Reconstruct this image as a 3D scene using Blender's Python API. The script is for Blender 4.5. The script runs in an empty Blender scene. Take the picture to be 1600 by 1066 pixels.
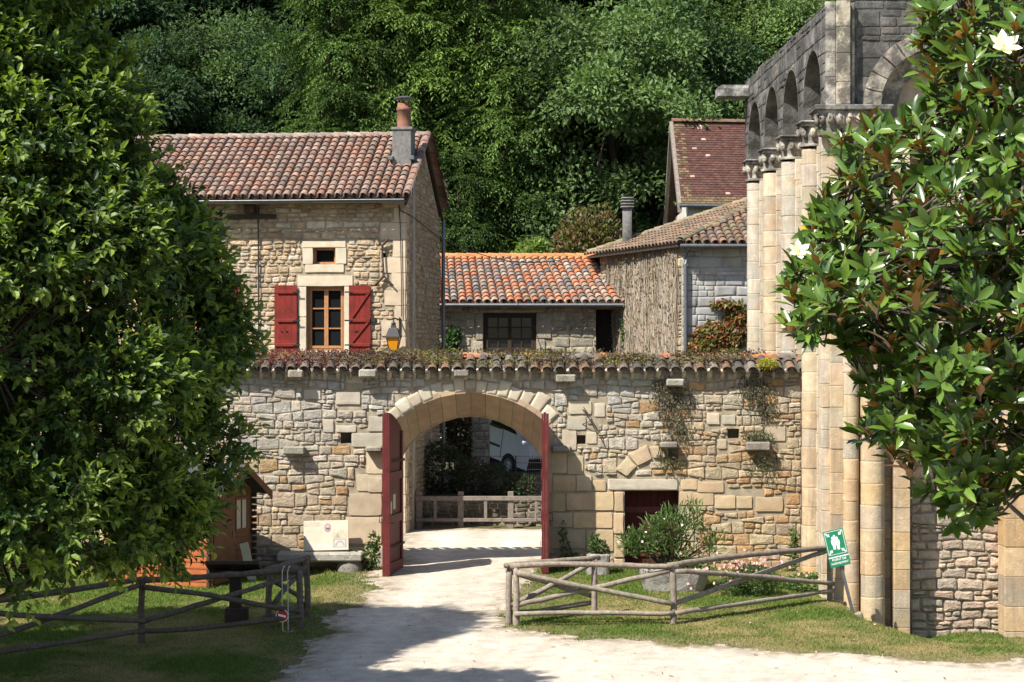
import bpy, math, random
import numpy as np
from mathutils import Vector, Matrix
R = random.Random(7)
C = bpy.context.scene.collection
SC = bpy.context.scene

# ------------------------------------------------------------------ camera, sky, sun, exposure
F, HX, HY, CZ = 3206.0, 800.0, 570.0, 4.15          # focal length in photo pixels, vanishing row, eye height
cd = bpy.data.cameras.new('camera'); cam = bpy.data.objects.new('camera', cd); C.objects.link(cam)
cam.location = (0, 0, CZ); cam.rotation_euler = (math.pi/2, 0, 0)
cd.sensor_width = 36; cd.lens = 36*F/1600; cd.shift_y = 37/1600; cd.clip_start = .5; cd.clip_end = 900
SC.camera = cam
AZ, EL = math.radians(49), math.radians(50)
w = bpy.data.worlds.new('World'); SC.world = w; w.use_nodes = True
nt = w.node_tree; sky = nt.nodes.new('ShaderNodeTexSky'); sky.sky_type = 'NISHITA'; sky.sun_disc = False
sky.sun_elevation = EL; sky.sun_rotation = math.pi+AZ
nt.links.new(sky.outputs[0], nt.nodes['Background'].inputs[0]); nt.nodes['Background'].inputs[1].default_value = .088
sd = bpy.data.lights.new('sun', 'SUN'); sd.energy = 5.0; sd.angle = math.radians(.5); sd.color = (1, .95, .86)
sun = bpy.data.objects.new('sun', sd); C.objects.link(sun); sun.location = (-20, -10, 40)
sun.rotation_euler = Vector((math.sin(AZ)*math.cos(EL), math.cos(AZ)*math.cos(EL), -math.sin(EL))).to_track_quat('-Z', 'Y').to_euler()
SC.view_settings.view_transform = 'Standard'; SC.view_settings.look = 'None'
SC.view_settings.exposure = 1.15; SC.view_settings.gamma = 1

# ------------------------------------------------------------------ helpers
def P3(px, py, Y): return Vector(((px-HX)/F*Y, Y, CZ+(HY-py)/F*Y))
def PX(px, Y): return (px-HX)/F*Y
def PZ(py, Y): return CZ+(HY-py)/F*Y
def lerp(a, b, t): return a+(b-a)*t
def mix(a, b, t): return tuple(x+(y-x)*t for x, y in zip(a, b))
def jit(c, s, rg=R):
    k = 1+rg.uniform(-s, s); return tuple(max(0, x*k*(1+rg.uniform(-s, s)*.18)) for x in c)
def sstep(a, b, x):
    t = np.clip((x-a)/(b-a), 0, 1); return t*t*(3-2*t)
def vnoise(x, y, seed=0):
    x = np.asarray(x, float); y = np.asarray(y, float)
    xi = np.floor(x).astype(np.int64); yi = np.floor(y).astype(np.int64); fx = x-xi; fy = y-yi
    def h(a, b):
        n = (a*374761393+b*668265263+seed*974634777) & 0xffffffff
        n = ((n ^ (n >> 13))*1274126177) & 0xffffffff
        return ((n ^ (n >> 16)) & 0xffff)/65535.0
    fx = fx*fx*(3-2*fx); fy = fy*fy*(3-2*fy)
    return (h(xi, yi)*(1-fx)+h(xi+1, yi)*fx)*(1-fy)+(h(xi, yi+1)*(1-fx)+h(xi+1, yi+1)*fx)*fy
def fbm(x, y, seed=0): return .55*vnoise(x, y, seed)+.3*vnoise(x*2.1, y*2.1, seed+1)+.15*vnoise(x*4.3, y*4.3, seed+2)

def np_mesh(name, V, faces, col=None, smooth=False):
    me = bpy.data.meshes.new(name); V = np.asarray(V, np.float32)
    me.vertices.add(len(V)); me.vertices.foreach_set('co', V.ravel())
    faces = [np.asarray(f, np.int32) for f in faces if len(f)]
    tot = sum(f.size for f in faces); npoly = sum(len(f) for f in faces)
    me.loops.add(tot); me.polygons.add(npoly)
    me.loops.foreach_set('vertex_index', np.concatenate([f.ravel() for f in faces]))
    st = []; o = 0
    for f in faces:
        k = f.shape[1]; st.append(o+np.arange(len(f))*k); o += f.size
    me.polygons.foreach_set('loop_start', np.concatenate(st).astype(np.int32))
    me.update(calc_edges=True)
    if col is not None:
        a = me.color_attributes.new('Col', 'FLOAT_COLOR', 'POINT')
        cc = np.ones((len(V), 4), np.float32); cc[:, :3] = col; a.data.foreach_set('color', cc.ravel())
    me.polygons.foreach_set('use_smooth', np.full(npoly, smooth))
    me.validate(); return me

def obj(name, me, mat, parent=None, local=False):
    if isinstance(me, MB): me = me.mesh(name)
    o = bpy.data.objects.new(name, me); C.objects.link(o)
    if mat: me.materials.append(mat)
    if parent:
        o.parent = parent
        if not local and parent.type == 'EMPTY': o.matrix_parent_inverse = (Matrix.Translation(parent.location) @ parent.rotation_euler.to_matrix().to_4x4()).inverted()
    return o
def tag(o, label=None, cat=None, group=None, kind=None):
    if label: o['label'] = label
    if cat: o['category'] = cat
    if group: o['group'] = group
    if kind: o['kind'] = kind
    return o
def thing(name, label, cat, loc=(0, 0, 0), group=None):
    o = bpy.data.objects.new(name, None); C.objects.link(o); o.location = loc; o.empty_display_size = .3
    return tag(o, label, cat, group)
def dup(root, loc, rz=0, sc=1.0, label=None):
    r = root.copy(); C.objects.link(r); r.location = loc; r.rotation_euler = (0, 0, rz)
    r.scale = (sc, sc, sc) if not hasattr(sc, '__len__') else sc
    if label: r['label'] = label
    for ch in root.children:
        c = ch.copy(); C.objects.link(c); inv = ch.matrix_parent_inverse.copy(); c.parent = r; c.matrix_parent_inverse = inv
    return r

class MB:
    def __init__(s, smooth=False): s.v = []; s.f = []; s.c = []; s.smooth = smooth
    def add(s, vs, fs, col=(.5, .5, .5)):
        o = len(s.v); s.v.extend(tuple(x) for x in vs); s.f.extend([tuple(i+o for i in f) for f in fs]); s.c.extend([col]*len(vs))
    def mesh(s, name):
        me = bpy.data.meshes.new(name); me.from_pydata(s.v, [], s.f)
        a = me.color_attributes.new('Col', 'FLOAT_COLOR', 'POINT')
        cc = np.ones((len(s.v), 4), np.float32); cc[:, :3] = np.array(s.c).reshape(-1, 3); a.data.foreach_set('color', cc.ravel())
        me.polygons.foreach_set('use_smooth', [s.smooth]*len(me.polygons)); me.update(); return me
    def hexa(s, p, col=(.5, .5, .5)):      # p: 8 points, bottom ring 0-3 then top ring 4-7
        s.add(p, [(0, 3, 2, 1), (4, 5, 6, 7), (0, 1, 5, 4), (1, 2, 6, 5), (2, 3, 7, 6), (3, 0, 4, 7)], col)
    def box(s, c, h, col=(.5, .5, .5), M=None, cf=0.0):   # centre, half sizes, optional 3x3, chamfer
        c = Vector(c); M = M or Matrix.Identity(3)
        if cf <= 0:
            s.hexa([c+M@Vector((sx*h[0], sy*h[1], sz*h[2])) for sz in (-1, 1) for sx, sy in ((-1, -1), (1, -1), (1, 1), (-1, 1))], col); return
        vs = []; idx = {}
        for sx in (-1, 1):
            for sy in (-1, 1):
                for sz in (-1, 1):
                    for ax in range(3):
                        q = [sx*h[0], sy*h[1], sz*h[2]]
                        for k in range(3):
                            if k != ax: q[k] -= (sx, sy, sz)[k]*cf
                        idx[(sx, sy, sz, ax)] = len(vs); vs.append(c+M@Vector(q))
        fs = []
        for ax in range(3):
            a, b = [(1, 2), (2, 0), (0, 1)][ax]
            for sg in (-1, 1):
                q = []
                for sa, sb in ((-1, -1), (1, -1), (1, 1), (-1, 1)):
                    k = [0, 0, 0]; k[ax] = sg; k[a] = sa; k[b] = sb; q.append(idx[(*k, ax)])
                fs.append(tuple(q if sg > 0 else q[::-1]))
        for ax in range(3):
            a, b = [(1, 2), (2, 0), (0, 1)][ax]
            for sa in (-1, 1):
                for sb in (-1, 1):
                    k0 = [0, 0, 0]; k0[ax] = -1; k0[a] = sa; k0[b] = sb; k1 = list(k0); k1[ax] = 1
                    q = [idx[(*k0, a)], idx[(*k1, a)], idx[(*k1, b)], idx[(*k0, b)]]
                    fs.append(tuple(q[::-1] if sa*sb > 0 else q))
        for sx in (-1, 1):
            for sy in (-1, 1):
                for sz in (-1, 1):
                    q = [idx[(sx, sy, sz, i)] for i in range(3)]
                    fs.append(tuple(q if sx*sy*sz > 0 else q[::-1]))
        s.add(vs, fs, col)
    def tube(s, pts, rs, col=(.5, .5, .5), n=8, cap=True, rough=0.0):
        pts = [Vector(p) for p in pts]
        if not hasattr(rs, '__len__'): rs = [rs]*len(pts)
        o = len(s.v); vs = []; fs = []
        for i, p in enumerate(pts):
            d = (pts[min(i+1, len(pts)-1)]-pts[max(i-1, 0)]).normalized()
            a = d.cross(Vector((0, 0, 1)) if abs(d.z) < .95 else Vector((1, 0, 0))).normalized(); b = d.cross(a)
            for k in range(n):
                t = 2*math.pi*k/n; r = rs[i]*(1+R.uniform(-rough, rough)); vs.append(p+a*math.cos(t)*r+b*math.sin(t)*r)
        for i in range(len(pts)-1):
            for k in range(n):
                fs.append((i*n+k, i*n+(k+1) % n, (i+1)*n+(k+1) % n, (i+1)*n+k))
        if cap:
            fs.append(tuple(range(n))[::-1]); fs.append(tuple((len(pts)-1)*n+k for k in range(n)))
        s.add(vs, [f[::-1] for f in fs], col)
    def lathe(s, base, prof, col=(.5, .5, .5), n=14, a0=0, a1=2*math.pi):   # prof: (r, z) list about a vertical axis at base
        vs = []; fs = []; full = abs(a1-a0-2*math.pi) < 1e-6; m = n if full else n+1
        for r, z in prof:
            for k in range(m):
                t = a0+(a1-a0)*k/n; vs.append((base[0]+r*math.cos(t), base[1]+r*math.sin(t), base[2]+z))
        for i in range(len(prof)-1):
            for k in range(n):
                k2 = (k+1) % m; fs.append((i*m+k, i*m+k2, (i+1)*m+k2, (i+1)*m+k))
        s.add(vs, fs, col)

class Plane:                                   # a vertical plane: origin, horizontal direction u, outward normal n
    def __init__(s, O, u):
        s.O = Vector(O); s.u = Vector((u[0], u[1], 0)).normalized(); s.n = Vector((s.u.y, -s.u.x, 0))
        s.M = Matrix((s.u, s.n, Vector((0, 0, 1)))).transposed()
    def pt(s, u, z, d=0.0): return Vector((s.O.x+s.u.x*u+s.n.x*d, s.O.y+s.u.y*u+s.n.y*d, z))
    def uz(s, px, py):
        d = Vector(((px-HX)/F, 1, (HY-py)/F)); t = s.n.dot(s.O-Vector((0, 0, CZ)))/s.n.dot(d)
        p = Vector((0, 0, CZ))+d*t; return (p-s.O).dot(s.u), p.z
    def rect(s, px0, py0, px1, py1):
        a = s.uz(px0, max(py0, py1)); b = s.uz(px1, min(py0, py1)); return a[0], b[0], a[1], b[1]
    def box(s, mb, u0, u1, z0, z1, d0, d1, col=(.5, .5, .5), cf=0.0):
        mb.box(s.pt((u0+u1)/2, (z0+z1)/2, (d0+d1)/2), (abs(u1-u0)/2, abs(d1-d0)/2, abs(z1-z0)/2), col, s.M, cf)

def stone(mb, pl, poly, depth, col, rnd=.018, dome=.25, rg=R, base=-.012):
    # one stone: a polygon (u,z) counter-clockwise seen from outside, rounded and domed towards the viewer
    n0 = len(poly); cu = sum(p[0] for p in poly)/n0; cz = sum(p[1] for p in poly)/n0
    ring = []
    for i, p in enumerate(poly):
        a = poly[i-1]; b = poly[(i+1) % n0]
        la = math.hypot(a[0]-p[0], a[1]-p[1]); lb = math.hypot(b[0]-p[0], b[1]-p[1]); k = rnd*(.8+rg.random())
        ring.append((p[0]+(a[0]-p[0])*min(.4, k/la), p[1]+(a[1]-p[1])*min(.4, k/la)))
        ring.append((p[0]+(b[0]-p[0])*min(.4, k/lb), p[1]+(b[1]-p[1])*min(.4, k/lb)))
        if lb > .09:
            j = min(.012, lb*.04); ring.append(((p[0]+b[0])/2+rg.uniform(-j, j), (p[1]+b[1])/2+rg.uniform(-j, j)))
    m = len(ring); vs = []
    hs = min(max(p[0] for p in poly)-min(p[0] for p in poly), max(p[1] for p in poly)-min(p[1] for p in poly))/2
    ins = min(.45, rnd*.7/max(hs, .02))
    tl = rg.uniform(-.3, .3)*dome; tv = rg.uniform(-.3, .3)*dome
    def dd(q, f): return depth*f*(1+tl*(q[0]-cu)/max(hs, .05)*.5+tv*(q[1]-cz)/max(hs, .05)*.5)
    for q in ring: vs.append(pl.pt(q[0], q[1], base))
    for q in ring: vs.append(pl.pt(lerp(q[0], cu, ins), lerp(q[1], cz, ins), dd(q, 1-dome+rg.uniform(-.1, .1)*dome)))
    for q in ring:
        t = (lerp(q[0], cu, .42), lerp(q[1], cz, .42)); vs.append(pl.pt(t[0], t[1], dd(t, 1+rg.uniform(-.35, .35)*dome)))
    vs.append(pl.pt(cu, cz, depth*(1+rg.uniform(-.3, .3)*dome)))
    fs = []
    for r in (0, 1):
        for k in range(m): fs.append((r*m+k, r*m+(k+1) % m, (r+1)*m+(k+1) % m, (r+1)*m+k))
    for k in range(m): fs.append((2*m+k, 2*m+(k+1) % m, 3*m))
    mb.add(vs, fs, col)
def rstone(mb, pl, u0, u1, z0, z1, depth, col, rnd=.012, dome=.12, g=.006):
    stone(mb, pl, [(u0+g, z0+g), (u1-g, z0+g), (u1-g, z1-g), (u0+g, z1-g)], depth, col, rnd, dome)

def rubble(mb, pl, u0, u1, z0, z1, blocked, hfun, wfun, depth, colf, rg, joint=.007, wob=.03, rnd=.015, dome=.3):
    ph = [rg.uniform(0, 9) for _ in range(8)]
    def wv(u, k): return wob*(math.sin(u*1.7+ph[k % 8]+k)+.6*math.sin(u*4.3+ph[(k*3) % 8]*2+k*1.7))
    z = z0; k = 0
    while z < z1-.03:
        h = hfun(z, rg); h = min(h, z1-z)
        if z1-z-h < .05: h = z1-z
        u = u0-rg.uniform(0, .2)
        a0 = 0 if k == 0 else 1; a1 = 0 if z+h >= z1-.01 else 1
        while u < u1:
            wd = wfun(z, h, rg); ua, ub = max(u, u0), min(u+wd, u1); u += wd
            if ub-ua < .04: continue
            cells = [(0, 1)]
            if h > .15 and rg.random() < .28:
                s = rg.uniform(.35, .65); cells = [(0, s), (s, 1)]
            for c0, c1 in cells:
                parts = [(ua, ub)]
                if c1-c0 < .9 and ub-ua > .3: m = lerp(ua, ub, rg.uniform(.35, .65)); parts = [(ua, m), (m, ub)] if rg.random() < .7 else parts
                for pa, pb in parts:
                    def zz(uu, t): return lerp(z+a0*wv(uu, k), z+h+a1*wv(uu, k+1), t)
                    N = 9; ok = []
                    for i in range(N+1):
                        uu = lerp(pa, pb, i/N); ok.append(not any(blocked(uu, lerp(zz(uu, c0), zz(uu, c1), q)) for q in (.04, .5, .96)))
                    best = None; i = 0
                    while i <= N:
                        if ok[i]:
                            j = i
                            while j < N and ok[j+1]: j += 1
                            if best is None or j-i > best[1]-best[0]: best = (i, j)
                            i = j+1
                        else: i += 1
                    if not best or best[0] == best[1]: continue
                    a, b = lerp(pa, pb, best[0]/N), lerp(pa, pb, best[1]/N)
                    if b-a < .05: continue
                    g = joint*rg.uniform(.5, 1.2); q = joint*.8
                    poly = [(a+g, zz(a, c0)+g+rg.uniform(0, q)), (b-g, zz(b, c0)+g+rg.uniform(0, q)), (b-g-rg.uniform(0, q), zz(b, c1)-g-rg.uniform(0, q)), (a+g+rg.uniform(0, q), zz(a, c1)-g-rg.uniform(0, q))]
                    if poly[3][1]-poly[0][1] < .02 or poly[2][1]-poly[1][1] < .02: continue
                    stone(mb, pl, poly, depth*rg.uniform(.55, 1.3), colf((a+b)/2, (zz(a, c0)+zz(a, c1))/2, rg), rnd, dome, rg)
        z += h; k += 1

def core(mb, pl, u0, u1, z0, z1, holes, d0, d1, col):
    # solid masonry between depths d0..d1; holes: (ua, ub, za, zb) or (ua, ub, za, function of u)
    bs = {u0, u1}
    for h in holes:
        n = 20 if callable(h[3]) else 1
        for i in range(n+1): bs.add(min(max(lerp(h[0], h[1], i/n), u0), u1))
    bs = sorted(bs)
    for a, b in zip(bs, bs[1:]):
        if b-a < 1e-5: continue
        m = (a+b)/2; iv = []
        for h in holes:
            if h[0] < m < h[1]: iv.append((h[2], h[3]) if not callable(h[3]) else (h[2], None, h[3]))
        lo = (z0, z0); segs = []
        for h in sorted(iv, key=lambda t: t[0]):
            if h[0] > lo[0]+.001: segs.append((lo, (h[0], h[0])))
            lo = (h[2](a), h[2](b)) if len(h) == 3 else (h[1], h[1])
        segs.append((lo, (z1, z1)))
        for (la, lb), (ha, hb) in segs:
            mb.hexa([pl.pt(a, la, d0), pl.pt(b, lb, d0), pl.pt(b, lb, d1), pl.pt(a, la, d1), pl.pt(a, ha, d0), pl.pt(b, hb, d0), pl.pt(b, hb, d1), pl.pt(a, ha, d1)], col)

# ---- materials
class NT:
    def __init__(s, name):
        s.m = bpy.data.materials.new(name); s.m.use_nodes = True; s.t = s.m.node_tree; s.b = s.t.nodes['Principled BSDF']
    def n(s, typ, **kw):
        x = s.t.nodes.new(typ)
        for k, v in kw.items():
            if k[0] == '_': setattr(x, k[1:], v)
            else: x.inputs[k.replace('0', ' ') if k in () else k].default_value = v
        return x
    def l(s, a, b): s.t.links.new(a, b)
    def coord(s): return s.n('ShaderNodeTexCoord').outputs['Object']
    def noise(s, sc, det=4, co=None, rough=.55):
        x = s.n('ShaderNodeTexNoise', Scale=sc, Detail=det, Roughness=rough); s.l(co or s.coord(), x.inputs['Vector']); return x.outputs[0]
    def ramp(s, f, stops):
        x = s.n('ShaderNodeValToRGB'); e = x.color_ramp.elements
        while len(e) < len(stops): e.new(.5)
        for q, (p, c) in zip(e, stops): q.position = p; q.color = (*c, 1) if hasattr(c, '__len__') else (c, c, c, 1)
        s.l(f, x.inputs[0]); return x.outputs[0]
    def mixc(s, f, a, b, mode='MIX'):
        x = s.n('ShaderNodeMix', _data_type='RGBA', _blend_type=mode)
        for v, i in ((f, 0), (a, 6), (b, 7)):
            if hasattr(v, 'links'): s.l(v, x.inputs[i])
            elif hasattr(v, '__len__'): x.inputs[i].default_value = (*v, 1)
            else: x.inputs[i].default_value = v
        return x.outputs[2]
    def attr(s): return s.n('ShaderNodeAttribute', _attribute_name='Col').outputs[0]
    def bump(s, f, strength=.5, dist=.02):
        x = s.n('ShaderNodeBump', Strength=strength, Distance=dist); s.l(f, x.inputs['Height']); s.l(x.outputs[0], s.b.inputs['Normal'])
    def base(s, c):
        if hasattr(c, 'links'): s.l(c, s.b.inputs['Base Color'])
        else: s.b.inputs['Base Color'].default_value = (*c, 1)
    def rough(s, v, spec=.3): s.b.inputs['Roughness'].default_value = v; s.b.inputs['Specular IOR Level'].default_value = spec

def pmat(name, color=None, var=.35, scale=6, rough=.85, bump=.4, bscale=40, dist=.02, spec=.25, spots=None, metal=0):
    k = NT(name); c = k.attr() if color is None else color
    g = k.ramp(k.noise(scale, 6), [(.25, 1-var), (.75, 1+var*.35)])
    c2 = k.mixc(1.0, c, g, 'MULTIPLY')
    if spots:                       # (colour, noise scale, threshold, amount)
        for sc_, sca, th, am in spots:
            f = k.ramp(k.noise(sca, 8, rough=.7), [(th, 0.0), (min(1, th+(.14 if sca < 4 else .08)), am)]); c2 = k.mixc(f, c2, sc_)
    k.base(c2); k.rough(rough, spec); k.b.inputs['Metallic'].default_value = metal
    if bump: k.bump(k.noise(bscale, 6, rough=.65), bump, dist)
    return k.m

M = {}
M['stone'] = pmat('wall_stone', None, .45, 7, .95, .9, 24, .035, .1, [((.2, .18, .15), 1.1, .5, .45), ((.12, .11, .095), 5, .62, .55), ((.48, .44, .36), 11, .62, .5), ((.3, .2, .1), 2.2, .64, .35)])
M['mortar'] = pmat('lime_mortar', (.34, .285, .205), .5, 5, .95, .8, 45, .02, .1)
M['ashlar'] = pmat('dressed_stone', None, .25, 4, .9, .35, 30, .015, .15, [((.3, .27, .22), 3, .62, .4)])
M['old_stone'] = pmat('weathered_stone', None, .5, 3, .95, .6, 18, .03, .1, [((.04, .04, .037), 2.2, .42, .8), ((.3, .285, .25), 1.3, .6, .5), ((.45, .44, .41), 16, .68, .8), ((.03, .03, .028), 9, .6, .6)])
k = NT('church_stone'); c_ = k.mixc(1.0, k.attr(), k.ramp(k.noise(5, 6), [(.25, .7), (.75, 1.1)]), 'MULTIPLY')
mp_ = k.n('ShaderNodeMapping'); mp_.inputs['Scale'].default_value = (7, 7, .55); k.l(k.coord(), mp_.inputs['Vector'])
c_ = k.mixc(k.ramp(k.noise(2.6, 7, rough=.7), [(.5, 0.0), (.68, .55)]), c_, (.37, .235, .12)); c_ = k.mixc(k.ramp(k.noise(1.0, 6, mp_.outputs[0], .65), [(.52, 0.0), (.7, .6)]), c_, (.17, .15, .125)); c_ = k.mixc(k.ramp(k.noise(9, 6), [(.6, 0.0), (.72, .4)]), c_, (.56, .5, .4))
k.base(c_); k.rough(.93, .12); k.bump(k.noise(26, 7, rough=.7), .55, .025); M['drum'] = k.m
M['tile'] = pmat('clay_tile', None, .45, 12, .9, .5, 50, .01, .15, [((.13, .12, .1), 9, .58, .6), ((.38, .33, .26), 22, .68, .5)])
M['flat_tile'] = pmat('flat_clay_tile', None, .4, 7, .9, .3, 50, .01, .15, [((.07, .045, .035), 1.2, .5, .5), ((.5, .42, .36), 5, .72, .8)])
M['red'] = pmat('red_paint', (.1, .012, .012), .5, 5, .55, .15, 60, .005, .35, [((.06, .008, .008), 8, .62, .5)])
M['redwood'] = pmat('shutter_red', (.17, .013, .007), .55, 4, .7, .15, 50, .005, .3)
M['oak'] = pmat('varnished_oak', (.36, .17, .07), .3, 12, .5, .1, 60, .003, .35)
M['fencewood'] = pmat('weathered_pole', None, .5, 14, .9, .7, 55, .012, .15, [((.08, .07, .055), 9, .6, .5)])
M['greywood'] = pmat('grey_wood', (.2, .17, .145), .4, 10, .9, .5, 60, .01, .15)
M['darkwood'] = pmat('dark_wood', (.045, .033, .025), .4, 10, .85, .4, 60, .01, .2)
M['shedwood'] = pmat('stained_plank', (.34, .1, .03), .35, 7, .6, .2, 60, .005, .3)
M['shedshade'] = pmat('shed_shade_wood', (.15, .065, .03), .35, 7, .65, .2, 60, .005, .3)  # shed plank darkened, shade of the gable side put into its colour
M['felt'] = pmat('roof_felt', (.05, .052, .058), .3, 20, .95, .4, 120, .006, .1)
M['zinc'] = pmat('zinc', (.17, .175, .185), .3, 8, .45, .05, 60, .004, .5, None, .7)
M['black'] = pmat('black_iron', (.015, .015, .017), .3, 20, .6, .2, 80, .004, .4)
M['rust'] = pmat('rusty_iron', (.06, .04, .03), .4, 20, .85, .3, 80, .004, .2)
M['concrete'] = pmat('lichen_concrete', (.17, .165, .155), .4, 9, .95, .5, 40, .01, .1, [((.4, .39, .36), 16, .62, .6), ((.05, .05, .045), 7, .58, .7)])
M['terracotta'] = pmat('terracotta_pot', (.21, .105, .07), .35, 9, .9, .2, 50, .005, .15, [((.1, .08, .06), 8, .58, .6)])
M['white'] = pmat('white_paint', (.75, .75, .74), .08, 6, .5, .02, 60, .002, .4)
M['vanpaint'] = pmat('van_white', (.6, .62, .66), .08, 3, .35, 0, 60, .002, .5)
M['rubber'] = pmat('tyre_rubber', (.012, .012, .013), .2, 20, .8, .1)
M['green'] = pmat('sign_green', (.005, .17, .085), .08, 4, .4, .02, 60, .002, .45)
M['signred'] = pmat('sign_red', (.45, .008, .015), .08, 4, .45, .02, 60, .002, .45)
M['panel'] = pmat('panel_cream', (.46, .415, .32), .12, 5, .6, .02, 60, .002, .3)
M['print'] = pmat('panel_print', None, .3, 30, .6, 0, 60, .002, .3)
M['plaster'] = pmat('grey_plaster', None, .35, 2.2, .95, .4, 26, .015, .1, [((.14, .14, .145), 1.6, .55, .5), ((.4, .38, .34), 3, .62, .5)])
M['bark'] = pmat('tree_bark', (.075, .06, .045), .5, 10, .95, .8, 30, .03, .1)
M['rock'] = pmat('lichen_rock', None, .45, 5, .95, .7, 22, .03, .1, [((.36, .35, .31), 9, .64, .6), ((.07, .07, .06), 6, .58, .7)])
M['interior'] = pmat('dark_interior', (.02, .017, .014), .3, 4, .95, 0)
g = NT('window_glass'); g.base((.01, .011, .012)); g.rough(.06, .25); M['glass'] = g.m
g = NT('amber_glass'); g.base((.75, .3, .015)); g.rough(.25, .5); g.b.inputs['Transmission Weight'].default_value = .35; M['amber'] = g.m

def leafmat(name, trans=.35, rough=.5, spec=.3, under=None):
    k = NT(name); c = k.attr(); t = k.t
    if name == 'woodland_leaf': c = k.mixc(1.0, c, k.ramp(k.n('ShaderNodeObjectInfo').outputs['Random'], [(0, (.62, .66, .7)), (.5, (.95, .95, .9)), (1, (1.4, 1.35, 1.15))]), 'MULTIPLY')
    if under:
        bf = k.n('ShaderNodeNewGeometry').outputs['Backfacing']; c = k.mixc(bf, c, under)
    k.base(c); k.rough(rough, spec)
    tr = k.n('ShaderNodeBsdfTranslucent'); tc = k.mixc(1.0, c, (1.5, 1.6, .6), 'MULTIPLY'); k.l(tc, tr.inputs['Color'])
    mx = k.n('ShaderNodeMixShader'); mx.inputs[0].default_value = trans
    k.l(k.b.outputs[0], mx.inputs[1]); k.l(tr.outputs[0], mx.inputs[2]); k.l(mx.outputs[0], t.nodes['Material Output'].inputs['Surface'])
    return k.m
M['leaf'] = leafmat('leaf_green', .33, .5, .35)
M['farleaf'] = leafmat('woodland_leaf', .25, .75, .1)
M['magnolia'] = leafmat('magnolia_leaf', .12, .3, .45, (.17, .085, .02))
M['petal'] = leafmat('flower_petal', .3, .6, .2)
M['grass'] = leafmat('grass_blade', .3, .7, .15)

# ------------------------------------------------------------------ terrain
def zg(x, y):
    x = np.asarray(x, float); y = np.asarray(y, float)
    z = np.interp(y, [-30, 10, 20, 31, 35, 38, 42, 50, 60, 70, 77, 95, 120, 155, 260], [-2.2, -1.8, -1.25, -.62, -.36, -.2, 0, .2, .45, .8, 2.5, 12, 26, 40, 60])
    z = z-.72*sstep(5.6, 8.2, x)*sstep(33, 37.3, y)*(1-sstep(46, 56, y))
    z = z-.35*sstep(6.0, 6.9, x)*sstep(36.2, 37.2, y)*(1-sstep(46, 56, y))*(1-sstep(7, 8.5, x))
    z = z+.05*(fbm(x*.8, y*.8, 3)-.5)*(1-sstep(60, 70, y))+2.5*(fbm(x*.08, y*.08, 9)-.5)*sstep(74, 86, y)
    return z
def ground_at(px, py):
    Y = 36.0
    for _ in range(30):
        X = PX(px, Y); z = float(zg(X, Y)); Y = Y*.4+.6*(CZ-z)*F/(py-HY)
    return PX(px, Y), Y
def gpt(px, py):
    x, y = ground_at(px, py); return Vector((x, y, float(zg(x, y))))

edgeL = [ground_at(*p) for p in ((585, 905), (572, 922), (545, 948), (505, 985), (470, 1020), (425, 1066))]
edgeR = [ground_at(*p) for p in ((1760, 1052), (1600, 1034), (1450, 1030), (1300, 1024), (1150, 1014), (1000, 1002), (880, 996), (800, 985), (775, 968), (800, 945), (815, 905))]
road_poly = [(-2.42, 42.3)]+edgeL+[(-6.5, 24), (-9, 12), (-9, -20), (60, -20), (60, 30)]+edgeR+[(.72, 42.3), (.72, 43.2), (9, 43.4), (9, 49.2), (6, 49.7), (-2.6, 49.4), (-2.5, 43.2), (-2.42, 43)]
def poly_sd(px, py, poly):     # signed distance, positive inside
    d = np.full(px.shape, 1e9); ins = np.zeros(px.shape, bool)
    for i in range(len(poly)):
        ax, ay = poly[i]; bx, by = poly[(i+1) % len(poly)]; ex, ey = bx-ax, by-ay
        t = np.clip(((px-ax)*ex+(py-ay)*ey)/(ex*ex+ey*ey+1e-12), 0, 1)
        d = np.minimum(d, np.hypot(px-ax-t*ex, py-ay-t*ey))
        c = ((ay > py) != (by > py)) & (px < (bx-ax)*(py-ay)/(by-ay+1e-12)+ax); ins ^= c
    return np.where(ins, d, -d)
def roadness(x, y):
    s = poly_sd(x, y, road_poly); n = (fbm(x*1.1, y*1.1, 21)-.5)*.9+(fbm(x*5, y*5, 22)-.5)*.5
    return s+n*np.where(y > 42, .15, 1.0)

gx = np.concatenate([np.linspace(-160, -13, 50)[:-1], np.arange(-13, 13, .085), np.linspace(13, 160, 50)])
gy = np.concatenate([np.linspace(-30, 27, 30)[:-1], np.arange(27, 52, .085), np.linspace(52, 75, 30), np.linspace(76, 260, 70)])
GX, GY = np.meshgrid(gx, gy); GZ = zg(GX, GY)
RD = roadness(GX, GY)
nx, ny = len(gx), len(gy); ii = np.arange(nx*ny).reshape(ny, nx)
quads = np.stack([ii[:-1, :-1], ii[:-1, 1:], ii[1:, 1:], ii[1:, :-1]], -1).reshape(-1, 4)
Vg = np.stack([GX, GY, GZ], -1).reshape(-1, 3)
def grass_col(x, y):
    n = fbm(x*.9, y*.9, 31); m = fbm(x*4, y*4, 33); dry = np.clip((n-.37)*2.6+(m-.5)*.8, 0, 1)
    g = np.stack([.085+.0*n, .125+.0*n, .025+.0*n], -1); d = np.array([.23, .19, .085])
    return g*(1-dry[..., None])+d*dry[..., None], dry
gc, dry = grass_col(GX, GY)
soil = np.array([.2, .155, .1]); e = sstep(-1.1, .1, RD)[..., None]*(.35+.65*fbm(GX*6, GY*6, 35))[..., None]
gc = gc*(1-e)+soil*e
far = sstep(60, 70, GY)[..., None]; gc = gc*(1-far)+np.array([.018, .026, .01])*far
ground_mat = pmat('turf_soil', None, .45, 14, .98, .8, 60, .03, .05)
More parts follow.
